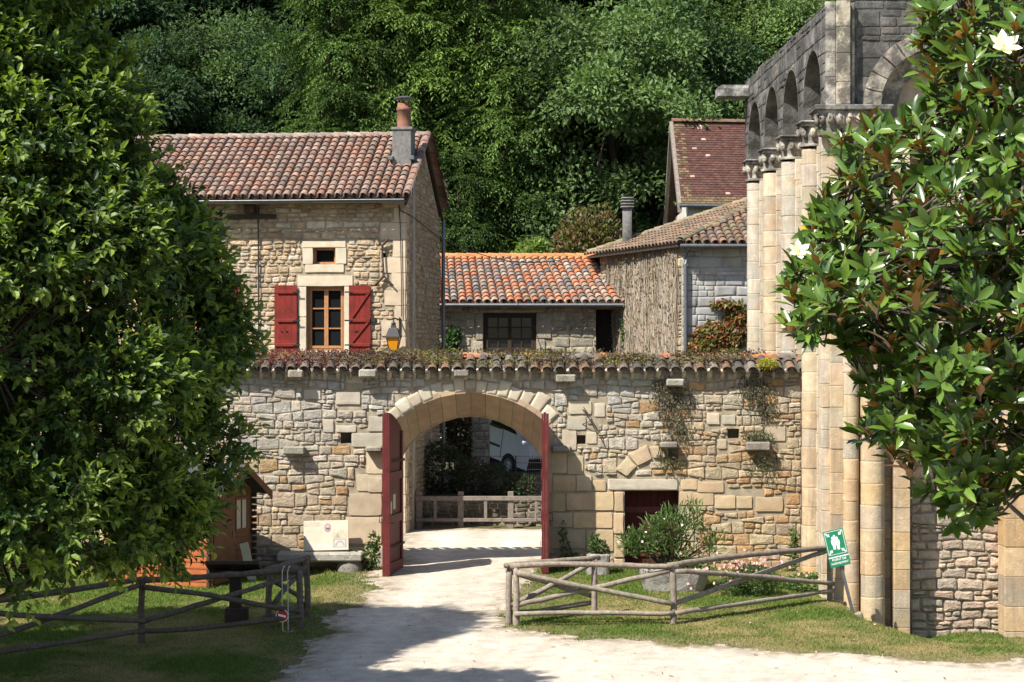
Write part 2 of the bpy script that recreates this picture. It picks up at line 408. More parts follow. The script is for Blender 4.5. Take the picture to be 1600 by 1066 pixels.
gm = np_mesh('ground', Vg, [quads], gc.reshape(-1, 3), True)
ground = tag(obj('ground', gm, ground_mat), kind='structure')
rq = quads[(RD.reshape(-1)[quads] > 0).sum(1) >= 2]
used = np.unique(rq); remap = np.zeros(nx*ny, np.int32); remap[used] = np.arange(len(used))
rv = Vg[used].copy(); x_, y_ = rv[:, 0], rv[:, 1]
rdv = RD.reshape(-1)[used]
rv[:, 2] += .004+.012*sstep(0, .3, rdv)*1.0+.018*(fbm(x_*9, y_*9, 41)-.5)*sstep(.1, .4, rdv)
tr_x = x_-np.interp(y_, [28, 33, 38, 42, 50], [-2.6, -1.7, -1.0, -.85, -.6]); rut = np.exp(-((np.abs(tr_x)-.75)/.2)**2)*sstep(29, 33, y_); mid_ = np.exp(-(tr_x/.3)**2)*sstep(31, 35, y_)*(1-sstep(40, 43, y_))
k = fbm(x_*1.3, y_*.5, 43)[:, None]; f2 = fbm(x_*7, y_*7, 45)[:, None]
rc = np.array([.58, .51, .42])*(.74+.4*k)*(.85+.3*f2)*(1+.07*rut-.16*mid_*fbm(x_*3, y_*3, 46))[:, None]
ed = (1-sstep(0, .8, rdv))[:, None]*(.25+.75*(f2 > .48)); rc = rc*(1-ed)+np.array([.27, .215, .145])*ed
k_ = NT('gravel'); c_ = k_.attr(); c_ = k_.mixc(1.0, c_, k_.ramp(k_.noise(55, 6, rough=.75), [(.3, .62), (.7, 1.15)]), 'MULTIPLY')
c_ = k_.mixc(1.0, c_, k_.ramp(k_.noise(3.5, 5), [(.3, .8), (.65, 1.05)]), 'MULTIPLY')
k_.base(c_); k_.rough(.97, .08); k_.bump(k_.noise(38, 8, rough=.8), .9, .03)
road = tag(obj('road', np_mesh('road', rv, [remap[rq]], rc, True), k_.m), kind='structure')

def rnd_np(seed): return np.random.default_rng(seed)
# lawn blades
def lawn():
    g = rnd_np(5); n = 330000
    x = g.uniform(-10.5, 10.5, n); y = g.uniform(29.5, 42.1, n)
    keep = (np.abs(x/y) < .262) & (y < 41.95-.0*x)
    r = roadness(x, y); keep &= (r < -.02) | ((r < .35) & (g.random(n) < .05)) | ((r < 1.1) & (g.random(n) < .006))
    keep &= ~((r > -.5) & (g.random(n) > .55))
    keep &= ~((y > 37.9) & (x > 5.6) & (x < 7.3)) & (y < 38.6+10*(x < 5.6))
    x, y, r = x[keep], y[keep], r[keep]; n = len(x); z = zg(x, y)
    c, dr = grass_col(x, y)
    h = g.uniform(.02, .055, n)*(1.15-.5*dr); w = g.uniform(.004, .009, n)*1.3
    h = np.where((y > 41.3) & (g.random(n) < .4), h*2.2, h)
    th = g.uniform(0, 2*np.pi, n); lean = g.normal(0, .5, (n, 2))*h[:, None]
    b = np.stack([x, y, z-.004], -1); s = np.stack([np.cos(th)*w, np.sin(th)*w, 0*w], -1)
    t = b+np.stack([lean[:, 0], lean[:, 1], h], -1)
    V = np.concatenate([b-s, b+s, t]); f = np.stack([np.arange(n), np.arange(n)+n, np.arange(n)+2*n], -1)
    c = c*g.uniform(.7, 1.45, (n, 1)); return np_mesh('lawn_grass', V, [f], np.concatenate([c*.8, c*.8, c*1.25]))
tag(obj('lawn_grass', lawn(), M['grass']), 'short patchy lawn grass with dry yellow spots beside the gravel road', 'grass', kind='stuff')
# loose pebbles and dead leaves on the gravel
def litter():
    g = rnd_np(8); mb = MB()
    for _ in range(6500):
        x, y = g.uniform(-6, 8), g.uniform(30, 42)
        r = float(roadness(np.array([x]), np.array([y]))[0])
        if r < -.2: continue
        s = .006+.026*g.random()**3; z = float(zg(x, y))+.012; a = g.uniform(0, 3)
        c = jit((.36, .31, .25), .45)
        p = [(x+math.cos(a+i*1.57)*s*g.uniform(.6, 1.2), y+math.sin(a+i*1.57)*s*g.uniform(.6, 1.2), z-.004) for i in range(4)]
        mb.add(p+[(x, y, z+s*.6)], [(0, 1, 4), (1, 2, 4), (2, 3, 4), (3, 0, 4)], c)
    return mb
tag(obj('gravel', litter(), M['rock']), 'loose pale pebbles scattered over the gravel road', 'gravel', kind='stuff')
def dead_leaf_mesh():
    g = rnd_np(9); mb = MB()
    for _ in range(150):
        x, y = g.uniform(-7, 9.5), g.uniform(31, 37.5)
        if x < -2 and g.random() < .6: continue
        s = g.uniform(.02, .06); z = float(zg(x, y))+.03; a = g.uniform(0, 6.3); d = np.array([math.cos(a), math.sin(a)]); q = np.array([-d[1], d[0]])*.45
        pts = [(x-d[0]*s, y-d[1]*s, z), (x+q[0]*s, y+q[1]*s, z+s*.3), (x+d[0]*s, y+d[1]*s, z+.01), (x-q[0]*s, y-q[1]*s, z+s*.2)]
        mb.add(pts, [(0, 1, 2), (0, 2, 3)], jit((.2, .1, .045) if g.random() < .75 else (.45, .36, .25), .3))
    return mb
tag(obj('fallen_leaves', dead_leaf_mesh(), M['print']), 'dry brown fallen leaves strewn over the grass edge', 'leaves', kind='stuff')

# ------------------------------------------------------------------ boundary wall with the gate arch
WP = Plane((0, 42, 0), (1, 0))
bw = thing('boundary_wall', 'long rubble stone wall with arched gateway and mossy tile capping', 'wall', (0, 42.4, 0))
GXC, GHW = -.85, 1.60                        # gate centre and half width
FS, FR, FC = 2.92, 2.262, None                # front springing
def arch_front(u):
    rise = .66; Rr = (GHW**2+rise**2)/(2*rise); return FS+rise-Rr+math.sqrt(max(0, Rr*Rr-(u-GXC)**2))
BHW, BS, BRISE = 1.56, 1.98, 1.1
def arch_back(u):
    Rr = (BHW**2+BRISE**2)/(2*BRISE); return BS+BRISE-Rr+math.sqrt(max(0, Rr*Rr-(u-GXC)**2))
sd0 = WP.rect(976, 900, 1061, 767)           # small door opening
sd0 = (sd0[0], sd0[1], -.4, sd0[3])
put = [WP.rect(*p) for p in ((532, 693, 549, 676), (901, 694, 915, 680), (1137, 685, 1155, 670), (957, 779, 962, 768))]
W_U0, W_U1 = -10.5, 5.92; W_TOP = 3.99
# dressed stones: (polygon in pixels)
dress = []
def dr(px0, py0, px1, py1, c, d=.035): dress.append((px0, py0, px1, py1, c, d))
CR, GR, OC, TN = (.46, .37, .26), (.4, .36, .3), (.44, .3, .165), (.42, .32, .21)
for q in ((540, 808, 597, 850, TN), (545, 771, 597, 806, TN), (575, 745, 598, 770, CR), (557, 741, 598, 768, CR), (572, 700, 603, 741, CR), (549, 676, 603, 699, GR), (575, 650, 604, 675, GR), (588, 852, 600, 896, GR), (541, 855, 586, 880, TN),
          (862, 706, 886, 740, TN), (886, 712, 912, 742, TN), (862, 742, 900, 768, OC), (900, 742, 925, 768, TN), (862, 770, 884, 800, OC), (884, 770, 930, 798, OC), (862, 800, 895, 825, TN), (895, 800, 958, 826, OC), (862, 827, 916, 858, TN), (916, 828, 959, 862, OC), (926, 768, 959, 798, OC),
          (878, 672, 901, 704, CR), (886, 650, 916, 672, GR), (916, 674, 933, 694, CR), (888, 626, 925, 648, CR), (928, 630, 946, 652, GR),
          (948, 748, 1062, 766, GR), (926, 750, 947, 768, OC), (959, 768, 975, 800, OC), (959, 801, 975, 835, OC), (959, 836, 975, 872, OC), (959, 873, 975, 905, OC), (1061, 768, 1082, 790, OC), (1061, 791, 1090, 820, TN), (1061, 821, 1085, 846, TN), (1061, 847, 1092, 872, OC), (1061, 873, 1084, 900, OC),
          (1064, 749, 1090, 766, OC), (1088, 752, 1132, 770, OC), (1080, 770, 1116, 790, OC), (1116, 774, 1150, 795, OC), (1150, 775, 1176, 795, OC), (1180, 776, 1224, 800, OC),
          (1194, 666, 1228, 690, OC), (1120, 686, 1136, 702, OC), (1104, 645, 1125, 664, CR), (1128, 648, 1150, 664, GR),
          (524, 664, 558, 676, GR), (524, 612, 564, 633, GR), (540, 586, 568, 600, GR), (504, 655, 522, 676, GR), (474, 608, 502, 625, GR)):
    dr(*q)
dpoly = []
for px0, py0, px1, py1, c, d in dress:
    a = WP.rect(px0, py0+2, px1, py1-2) if False else WP.rect(px0, py1, px1, py0); dpoly.append((a, c, d))
# voussoirs of the gate and of the small relieving arch
vous = []
NV = 15
rgv = random.Random(3)
ths = np.linspace(-1, 1, NV+1)
for i in range(NV):
    ua, ub = GXC+GHW*ths[i], GXC+GHW*ths[i+1]
    rise = .66; Rr = (GHW**2+rise**2)/(2*rise); cz_ = FS+rise-Rr
    T = rgv.uniform(.22, .36)*(1.6 if i in (6, 13) else 1)
    if i == 7: T *= .8
    def out(u, z, T):
        k = math.hypot(u-GXC, z-cz_); return (GXC+(u-GXC)*(k+T)/k, cz_+(z-cz_)*(k+T)/k)
    za, zb = arch_front(ua), arch_front(ub); p3, p2 = out(ua, za, T), out(ub, zb, T)
    vous.append([(ua, za), (ub, zb), p2, p3])
rel = []
rc_ = WP.uz(1042, 782); 
for a0, a1, r0, r1 in ((147, 129, 1.0, 1.3), (128, 108, 1.0, 1.34), (107, 88, 1.0, 1.28)):
    k0 = .98
    pts = [(rc_[0]+k0*r0*math.cos(math.radians(a0)), rc_[1]+.9*r0*math.sin(math.radians(a0))), (rc_[0]+k0*r0*math.cos(math.radians(a1)), rc_[1]+.9*r0*math.sin(math.radians(a1))),
           (rc_[0]+k0*r1*math.cos(math.radians(a1)), rc_[1]+.9*r1*math.sin(math.radians(a1))), (rc_[0]+k0*r1*math.cos(math.radians(a0)), rc_[1]+.9*r1*math.sin(math.radians(a0)))]
    rel.append(pts)
def inpoly(u, z, P):
    s = True
    for i in range(len(P)):
        a, b = P[i], P[(i+1) % len(P)]
        if (b[0]-a[0])*(z-a[1])-(b[1]-a[1])*(u-a[0]) < 0: return False
    return True
def wall_blocked(u, z):
    if abs(u-GXC) < GHW+.005 and z < arch_front(u)+.005: return True
    if sd0[0]-.005 < u < sd0[1]+.005 and z < sd0[3]: return True
    for r in put:
        if r[0] < u < r[1] and r[2] < z < r[3]: return True
    for (a, c, d) in dpoly:
        if a[0] < u < a[1] and a[2] < z < a[3]: return True
    if abs(u-GXC) < 2.3 and z > 2.8:
        for P in vous:
            if inpoly(u, z, P): return True
    if 1.4 < u < 3.4:
        for P in rel:
            if inpoly(u, z, P): return True
    return False
def wall_col(u, z, rg):
    t = rg.random()
    pale = mix((.44, .4, .33), (.36, .34, .31), rg.random()); tan = mix((.46, .355, .23), (.38, .29, .19), rg.random()); och = mix((.43, .29, .15), (.39, .235, .12), rg.random())
    warm = float(np.clip(.75-z*.22+.35*max(0, u-1.5)/4+.5*(float(fbm(u*.7, z*.7, 51))-.5), 0, 1))
    if u > 3.2: warm = min(1, warm+.3*(1-abs(z-1.5)/2.5))
    c = mix(pale, tan, min(1, warm*1.5+rg.uniform(-.25, .25)))if t > warm*.45 else (och if u > 1.6 or rg.random() < .25 else tan)
    c = tuple(max(.03, q) for q in c)
    return jit(c, .16, rg)
mb = MB()
holes_f = [(GXC-GHW, GXC+GHW, -2.0, arch_front), (sd0[0], sd0[1], -2.0, sd0[3])]+list(put)
core(mb, WP, W_U0, W_U1, -2, W_TOP, holes_f, 0, -.42, (.3, .25, .18))
core(mb, WP, W_U0, W_U1, -2, W_TOP, [(GXC-GHW-.12, GXC+GHW+.12, -2.0, lambda u: 3.72), (sd0[0], sd0[1], -2.0, sd0[3])], -.42, -.86, (.3, .25, .18))
core(mb, WP, W_U0, W_U1, -2, W_TOP, [(GXC-BHW, GXC+BHW, -2.0, arch_back), (sd0[0], sd0[1], -2.0, sd0[3])], -.862, -.9, (.3, .25, .18))
obj('mortar_core', mb, M['mortar'], bw)
mb = MB(); rg = random.Random(11)
def hf(z, r):
    if z < 1.0: return r.uniform(.13, .28)
    if z < 2.2: return r.uniform(.1, .24)
    return r.uniform(.07, .17)
def wf(z, h, r): return h*r.uniform(.9, 2.6)+r.uniform(0, .1)
rubble(mb, WP, W_U0, W_U1, -1.2, W_TOP, wall_blocked, hf, wf, .034, wall_col, rg, .006, .045, .011, .28)
obj('rubble_face', mb, M['stone'], bw)
mb = MB()
for (a, c, d) in dpoly:
    warm = .4 if a[2] > 2.2 else 0
    rstone(mb, WP, a[0], a[1], a[2], a[3], d*R.uniform(.55, 1.0), jit(mix(mix(c, (.42, .36, .27), .35), (.44, .4, .32), warm), .12), .011, .12)
for P in rel: stone(mb, WP, P, .05, jit((.46, .36, .24), .1), .015, .12)
obj('dressed_block', mb, M['ashlar'], bw)
# the arch: voussoirs, splayed soffit, jambs
mb = MB(True)
for P in vous:
    g = .004; cu = sum(p[0] for p in P)/4; cz_ = sum(p[1] for p in P)/4
    Q = [(lerp(p[0], cu, .015), lerp(p[1], cz_, .015)) for p in P]
    stone(mb, WP, Q, R.uniform(.025, .05), jit(mix((.5, .45, .36), (.42, .36, .27), R.random()), .12), .012, .12)
obj('voussoir_ring', mb, M['ashlar'], bw)
mb = MB(); NS = 26
NS = 17
def sect(hw, sp, fn, n=NS):
    pts = [(GXC-hw, -.6), (GXC-hw, .3), (GXC-hw, .9), (GXC-hw, 1.5), (GXC-hw, sp)]+[(GXC+hw*t, fn(GXC+hw*t)) for t in np.sin(np.linspace(-1, 1, n)*math.pi/2)[1:-1]]+[(GXC+hw, sp), (GXC+hw, 1.5), (GXC+hw, .9), (GXC+hw, .3), (GXC+hw, -.6)]
    return pts
sf, sb = sect(GHW-.012, FS, lambda u: arch_front(u)-.012), sect(BHW-.06, BS, lambda u: arch_back(u)-.02)
rgs = random.Random(5)
for i in range(len(sf)-1):
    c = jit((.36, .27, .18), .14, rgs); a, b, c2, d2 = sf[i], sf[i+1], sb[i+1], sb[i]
    def sh(p, q, t): return (lerp(p[0], q[0], t), lerp(p[1], q[1], t))
    # joint gap on both sides of every block
    a2, b2, e2, f2_ = sh(a, b, .012), sh(a, b, .988), sh(d2, c2, .988), sh(d2, c2, .012)
    tf = (GXC-(a[0]+b[0])/2, 1.2-(a[1]+b[1])/2); L = math.hypot(*tf); off = .1
    def ou(p): return (p[0]-tf[0]/L*off, p[1]-tf[1]/L*off)
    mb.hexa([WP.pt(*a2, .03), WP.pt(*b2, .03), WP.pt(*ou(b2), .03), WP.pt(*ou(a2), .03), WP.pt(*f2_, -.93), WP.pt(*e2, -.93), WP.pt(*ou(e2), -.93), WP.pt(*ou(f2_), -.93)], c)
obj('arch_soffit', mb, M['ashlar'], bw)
# small stone corbels under the capping and lower down
for px0, px1, py0, py1, dp in ((452, 476, 578, 591, .3), (562, 590, 577, 590, .3), (710, 734, 577, 589, .28), (868, 900, 585, 598, .28), (1040, 1068, 592, 604, .28), (444, 478, 697, 710, .26), (572, 598, 697, 706, .24), (862, 892, 696, 706, .24), (1030, 1058, 690, 700, .26), (1164, 1202, 690, 704, .26)):
    a = WP.rect(px0, py1, px1, py0)
    mb = MB(); WP.box(mb, a[0], a[1], a[2], a[3], -.02, dp, jit((.27, .245, .2), .2), .03); obj('corbel', mb, M['rock'], bw)


# tiles
def canal_tile(mb, p0, p1, up, side, r0, r1, col, n=6, th=.014, flip=False):
    # a half-round tile from its lower end p0 to its upper end p1
    vs = []; fs = []
    for (p, r) in ((p0, r0), (p1, r1)):
        for rr in (r, r-th):
            for k in range(n+1):
                t = math.pi*k/n; s = -1 if flip else 1
                vs.append(p+side*(math.cos(t)*rr)+up*(math.sin(t)*rr*.85*s))
    m = n+1
    for k in range(n):
        fs.append((k, k+1, 2*m+k+1, 2*m+k)); fs.append((m+k+1, m+k, 3*m+k, 3*m+k+1)); fs.append((m+k, m+k+1, k+1, k)[::-1] if False else (k+1, k, m+k, m+k+1))
    mb.add(vs, fs, col)
def tile_roof(mb, el, er, rl, rr_, sp, tl, colf, rg, rad=None, chan=True, skip=None):
    # covers and channels between eave (left, right) and ridge (left, right)
    el, er, rl, rr_ = map(Vector, (el, er, rl, rr_)); W = (er-el).length; n = max(1, round(W/sp)); L = ((rl+rr_)/2-(el+er)/2).length; m = max(1, round(L/tl))
    rad = rad or sp*.42
    nrm = (er-el).cross((rl+rr_)/2-(el+er)/2).normalized()
    if nrm.z < 0: nrm = -nrm
    for i in range(n+1):
        wob = rg.uniform(-.012, .012)
        for half in (0, 1):
            if half == 1 and (i == n or not chan): continue
            t = (i+(.5 if half else 0))/n; a, b = el.lerp(er, t), rl.lerp(rr_, t); side = (er-el).normalized(); up = nrm
            for j in range(m):
                q0 = a.lerp(b, j/m)-(b-a).normalized()*(.03 if j else .05)+side*(wob+rg.uniform(-.006, .006)); q1 = a.lerp(b, min(1, (j+1.12)/m))+side*wob
                if skip and skip(q0.lerp(q1, .5)): continue
                if half: canal_tile(mb, q0+up*(rad*.75+.005), q1+up*(rad*.75-.012), up, side, rad*.95, rad*.85, jit(mul3(colf(t, j/m, rg), .8), .1, rg), 4, .012, True)
                else: canal_tile(mb, q0+up*(.055+rg.uniform(0, .008)), q1+up*.03, up, side, rad*rg.uniform(1, 1.06), rad*.84, colf(t, j/m, rg), 6)
def mul3(c, k): return tuple(x*k for x in c)
mb = MB(); rg = random.Random(21)
def cap_col(t, v, rg):
    return jit(rg.choice([(.12, .095, .075), (.1, .085, .07), (.14, .12, .1), (.15, .095, .065), (.085, .075, .065)]), .25, rg)
tile_roof(mb, (W_U0, 41.8, 4.015), (W_U1+.02, 41.8, 4.0), (W_U0, 42.5, 4.32), (W_U1+.02, 42.5, 4.285), .262, .42, cap_col, rg, .095)
tile_roof(mb, (W_U1, 43.15, 4.0), (W_U0, 43.15, 4.0), (W_U1, 42.5, 4.29), (W_U0, 42.5, 4.32), .262, .42, cap_col, rg, .095, False)
for i in range(40):                          # ridge tiles
    a = Vector((lerp(W_U0, W_U1, i/40), 42.5, 4.33-.035*i/40)); b = Vector((lerp(W_U0, W_U1, (i+1.1)/40), 42.5, 4.32-.035*i/40))
    canal_tile(mb, a, b, Vector((0, 0, 1)), Vector((0, 1, 0)), .12, .105, jit(rg.choice([(.2, .15, .11), (.17, .15, .12), (.4, .17, .08)]), .2, rg), 6)
tc = obj('tile_capping', mb, M['tile'], bw)
mb = MB(True)                                 # mortar bedding: fingers under every cover tile
mb.hexa([WP.pt(W_U0, 3.985, .02), WP.pt(W_U1, 3.985, .02), WP.pt(W_U1, 3.985, -.92), WP.pt(W_U0, 3.985, -.92), WP.pt(W_U0, 4.28, -.48), WP.pt(W_U1, 4.26, -.48), WP.pt(W_U1, 4.26, -.52), WP.pt(W_U0, 4.28, -.52)], (.45, .39, .3))
for i in range(62):
    u = W_U0+.13+i*.262
    if u > W_U1-.1: break
    s = rg.uniform(.03, .055); a = rg.uniform(.09, .15); ub = rg.uniform(-.02, .02)
    mb.tube([WP.pt(u-.02, 3.86, .0), WP.pt(u, 3.95, a*.55), WP.pt(u+ub, 4.045, a+.03)], [s*1.2, s*1.15, s], jit((.47, .42, .34), .15), 6)
obj('mortar_bedding', mb, M['ashlar'], bw)

def red_leaf(name, H, E, ztop_h, ztop_e, zb, parent, notices=False, label=None, out=1):
    # a plank door leaf from the hinge H to the free edge E (plan points); out = side the ledges face
    pl = Plane((H[0], H[1], 0), (E[0]-H[0], E[1]-H[1])); L = math.hypot(E[0]-H[0], E[1]-H[1])
    mb = MB(); n = 9
    for i in range(n):
        u0, u1 = L*i/n, L*(i+1)/n
        def zt(u): return lerp(ztop_h, ztop_e, math.sin(u/L*math.pi/2))
        mb.hexa([pl.pt(u0+.003, zb, -.025), pl.pt(u1-.003, zb, -.025), pl.pt(u1-.003, zb, .025), pl.pt(u0+.003, zb, .025), pl.pt(u0+.003, zt(u0), -.025), pl.pt(u1-.003, zt(u1), -.025), pl.pt(u1-.003, zt(u1), .025), pl.pt(u0+.003, zt(u0), .025)], (.5, .5, .5))
    d = obj(name, mb, M['red'], parent)
    if label: d['label'] = label
    for side in (1, -1):
        mb = MB()
        for z0, hgt in ((zb+.05, .22), (zb+1.05, .16), (1.85, .16)): pl.box(mb, .05, L-.01, z0, z0+hgt, side*.027, side*.075)
        pl.box(mb, L-.13, L-.003, zb+.02, ztop_e-.03, side*.029, side*(.08 if side == out else .06))
        pl.box(mb, .0, .12, zb+.02, ztop_h-.05, side*.029, side*.06)
        obj('door_ledge', mb, M['red'], d)
    mb = MB()
    for z0 in (.5, 2.2):
        mb = MB(); pl.box(mb, -.03, L*.8, z0, z0+.045, -out*.08, -out*.088); obj('strap_hinge', mb, M['rust'], d)
    mb = MB(); mb.tube([pl.pt(L-.1, 1.0, .08), pl.pt(L-.1, 1.02, .16), pl.pt(L-.1, 1.16, .16), pl.pt(L-.1, 1.18, .08)], .012, n=6)
    mb.tube([pl.pt(L-.1, 1.0, -.08), pl.pt(L-.1, 1.02, -.16), pl.pt(L-.1, 1.16, -.16), pl.pt(L-.1, 1.18, -.08)], .012, n=6)
    obj('pull_handle', mb, M['rust'], d)
    return d, pl, L
ld, pl, L = red_leaf('gate_door', (GXC-GHW+.17, 41.92), (-2.49, 40.62), 2.86, 3.2, -.06, bw, True, 'left red plank gate door carrying two small paper notices', 1)
mb = MB()
for u0, z0 in ((.62, 1.25), (.95, 1.12)):
    s_ = -1 if pl.n.x < 0 else 1
    pl.box(mb, u0, u0+.21, z0, z0+.3, s_*.027, s_*.036)
ntc = obj('notice', mb, M['panel'], ld)
red_leaf('gate_door', (GXC+GHW-.08, 41.92), (.655, 41.12), 3.0, 3.2, -.04, bw, False, 'right red plank gate door seen almost edge on', -1)
# small door
mb = MB(); u0, u1 = sd0[0], sd0[1]; n = 8
for i in range(n): WP.box(mb, lerp(u0, u1, i/n)+.003, lerp(u0, u1, (i+1)/n)-.003, -.3, sd0[3]-.02, -.38, -.33)
WP.box(mb, u0, u1, -.3, sd0[3], -.45, -.4)
sdoor = obj('door', mb, pmat('old_red_door', (.07, .014, .012), .4, 6, .8, .3, 50, .01, .2), bw); sdoor['label'] = 'small dark red plank door behind the oleander'
mb = MB(); WP.box(mb, u0+.03, u1-.03, .2, .32, -.328, -.3); WP.box(mb, u0+.03, u1-.03, 1.1, 1.22, -.328, -.3); obj('door_ledge', mb, M['red'], sdoor)
# wrought iron hook and ring stuck in the wall
mb = MB()
a = WP.uz(910, 640)
mb.tube([WP.pt(a[0], a[1], .0), WP.pt(a[0]+.05, a[1]-.02, .2), WP.pt(a[0]+.3, a[1]-.5, .18), WP.pt(a[0]+.33, a[1]-.42, .1)], .012, n=6)
mb.tube([WP.pt(a[0], a[1]-.3, .03), WP.pt(a[0]+.2, a[1]-.22, .18), WP.pt(a[0]+.02, a[1]+.05, .16)], .01, n=6)
obj('iron_bracket', mb, M['rust'], bw)

# ------------------------------------------------------------------ dwelling house behind the wall
HR = math.radians(6)
HP = Plane((PX(634, 48.5), 48.5, 0), (math.cos(HR), -math.sin(HR)))      # front wall; u = 0 at the right corner, negative to the left
SP = Plane(HP.O, (math.sin(HR), math.cos(HR)))                            # gable side wall, u goes back
house = thing('stone_house', 'two storey rubble stone house with brown canal tile roof and red shutters', 'house', tuple(HP.O+Vector((-3, 3, 0))))
HD = 5.7; HZ0 = .1; HZT = HP.uz(630, 316)[1]; HL = -11.2
win = HP.rect(479, 548, 538, 447); swin = HP.rect(489, 413, 524, 387)
lwin = (win[0]-3.15, win[1]-3.15, win[2], win[3])
lswin = (swin[0]-3.15, swin[1]-3.15, swin[2], swin[3])
hole_h = HP.rect(596, 404, 603, 395)
frames = []
for wd, sw in ((win, swin), (lwin, lswin)):
    f = .1
    frames += [((wd[0]-.22, wd[1]+.22, wd[3], wd[3]+.25), 0), ((wd[0]-.17, wd[0], wd[2]-.1, wd[2]+.8), 1), ((wd[0]-.2, wd[0], wd[2]+.8, wd[3]), 1), ((wd[1], wd[1]+.17, wd[2]-.1, wd[2]+.7), 1), ((wd[1], wd[1]+.2, wd[2]+.7, wd[3]), 1),
               ((sw[0]-.27, sw[1]+.27, sw[3], sw[3]+.16), 0), ((sw[0]-.25, sw[0], sw[2], sw[3]), 1), ((sw[1], sw[1]+.27, sw[2], sw[3]), 1), ((sw[0]-.2, sw[1]+.22, sw[2]-.2, sw[2]), 0)]
quoin = []; z = HZ0; i = 0; rgq = random.Random(4)
while z < HZT-.1:
    h = min(rgq.uniform(.3, .42), HZT-z); quoin.append(((-(.5 if i % 2 else .24)-rgq.uniform(0, .12), 0, z, z+h), 2)); z += h; i += 1
blocksH = frames+quoin
def hblock(u, z):
    for r in (win, swin, lwin, lswin, hole_h):
        if r[0] < u < r[1] and r[2] < z < r[3]: return True
    for r, _ in blocksH:
        if r[0] < u < r[1] and r[2] < z < r[3]: return True
    return False
def house_col(u, z, rg):
    c = mix(mix((.46, .38, .27), (.39, .33, .25), rg.random()), (.45, .34, .21), rg.random()*.6)
    if rg.random() < .06: c = (.33, .24, .15)
    if rg.random() < .12: c = (.5, .46, .38)
    return jit((c[0]*1.03, c[1]*.95, c[2]*.9), .16, rg)
mb = MB(); holes = [win, swin, lwin, lswin, hole_h]
core(mb, HP, HL, 0, HZ0-.4, HZT, holes, 0, -.45, (.3, .25, .18))
RZ = PZ(215, 51.0)
# side and back walls with gable
mb.hexa([SP.pt(.45, HZ0-.4, 0), SP.pt(HD, HZ0-.4, 0), SP.pt(HD, HZ0-.4, -.4), SP.pt(.45, HZ0-.4, -.4), SP.pt(.45, HZT, 0), SP.pt(HD, HZT, 0), SP.pt(HD, HZT, -.4), SP.pt(.45, HZT, -.4)])
mb.add([SP.pt(0, HZT, 0), SP.pt(HD, HZT, 0), SP.pt(HD/2-.1, RZ-.12, 0), SP.pt(0, HZT, -.4), SP.pt(HD, HZT, -.4), SP.pt(HD/2-.1, RZ-.12, -.4)], [(0, 1, 2), (5, 4, 3), (0, 2, 5, 3), (1, 4, 5, 2)])
mb.hexa([HP.pt(HL, HZ0-.4, -HD+.4), HP.pt(0, HZ0-.4, -HD+.4), HP.pt(0, HZ0-.4, -HD), HP.pt(HL, HZ0-.4, -HD), HP.pt(HL, HZT, -HD+.4), HP.pt(0, HZT, -HD+.4), HP.pt(0, HZT, -HD), HP.pt(HL, HZT, -HD)])
mb.hexa([HP.pt(HL, HZ0-.4, -.45), HP.pt(HL+.4, HZ0-.4, -.45), HP.pt(HL+.4, HZ0-.4, -HD+.4), HP.pt(HL, HZ0-.4, -HD+.4), HP.pt(HL, HZT, -.45), HP.pt(HL+.4, HZT, -.45), HP.pt(HL+.4, HZT, -HD+.4), HP.pt(HL, HZT, -HD+.4)])
obj('wall_core', mb, M['mortar'], house)
mb = MB(); rg = random.Random(31)
rubble(mb, HP, HL, 0, HZ0, HZT, hblock, lambda z, r: r.uniform(.085, .16), lambda z, h, r: h*r.uniform(1.2, 3.2)+.04, .035, house_col, rg, .006, .02, .016, .3)
def gable_top(u): return lerp(HZT, RZ-.15, min(u, HD-u-.2)/(HD/2-.1)) if u < HD else HZT
rubble(mb, SP, .02, HD, HZ0, RZ-.1, lambda u, z: z > gable_top(u)-.02 or .9 < u < 1.35, lambda z, r: r.uniform(.09, .17), lambda z, h, r: h*r.uniform(1.2, 3)+.04, .03, lambda u, z, r: mul3(house_col(u, z, r), .8), rg, .006, .02, .016, .3)  # gable stones darker than the front, side shade painted into their colour
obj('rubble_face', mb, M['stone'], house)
mb = MB(); SP.box(mb, .92, 1.33, HZ0, gable_top(1.1)-.05, -.02, .025, (.36, .32, .27)); obj('mortar_strip', mb, M['plaster'], house)
groups_ = [('window_surround', frames[0:5]), ('window_surround', frames[5:9]), ('window_surround', frames[9:14]), ('window_surround', frames[14:18]), ('quoin', quoin)]
for nm_, bl_ in groups_:
  mb = MB()
  for r, k in bl_:
      c = [(.5, .42, .31), (.5, .43, .33), (.46, .37, .265)][k]
      rstone(mb, HP, *r, .03 if k < 2 else .024, jit(c, .08), .005, .05, .0025)
  if nm_ == 'quoin':
   rgq2 = random.Random(6)
   for r, k in quoin: rstone(mb, SP, 0.0, rgq2.uniform(.25, .5), r[2], r[3], .024, jit((.44, .36, .26), .1), .005, .05, .0025)
  obj(nm_, mb, M['ashlar'], house)

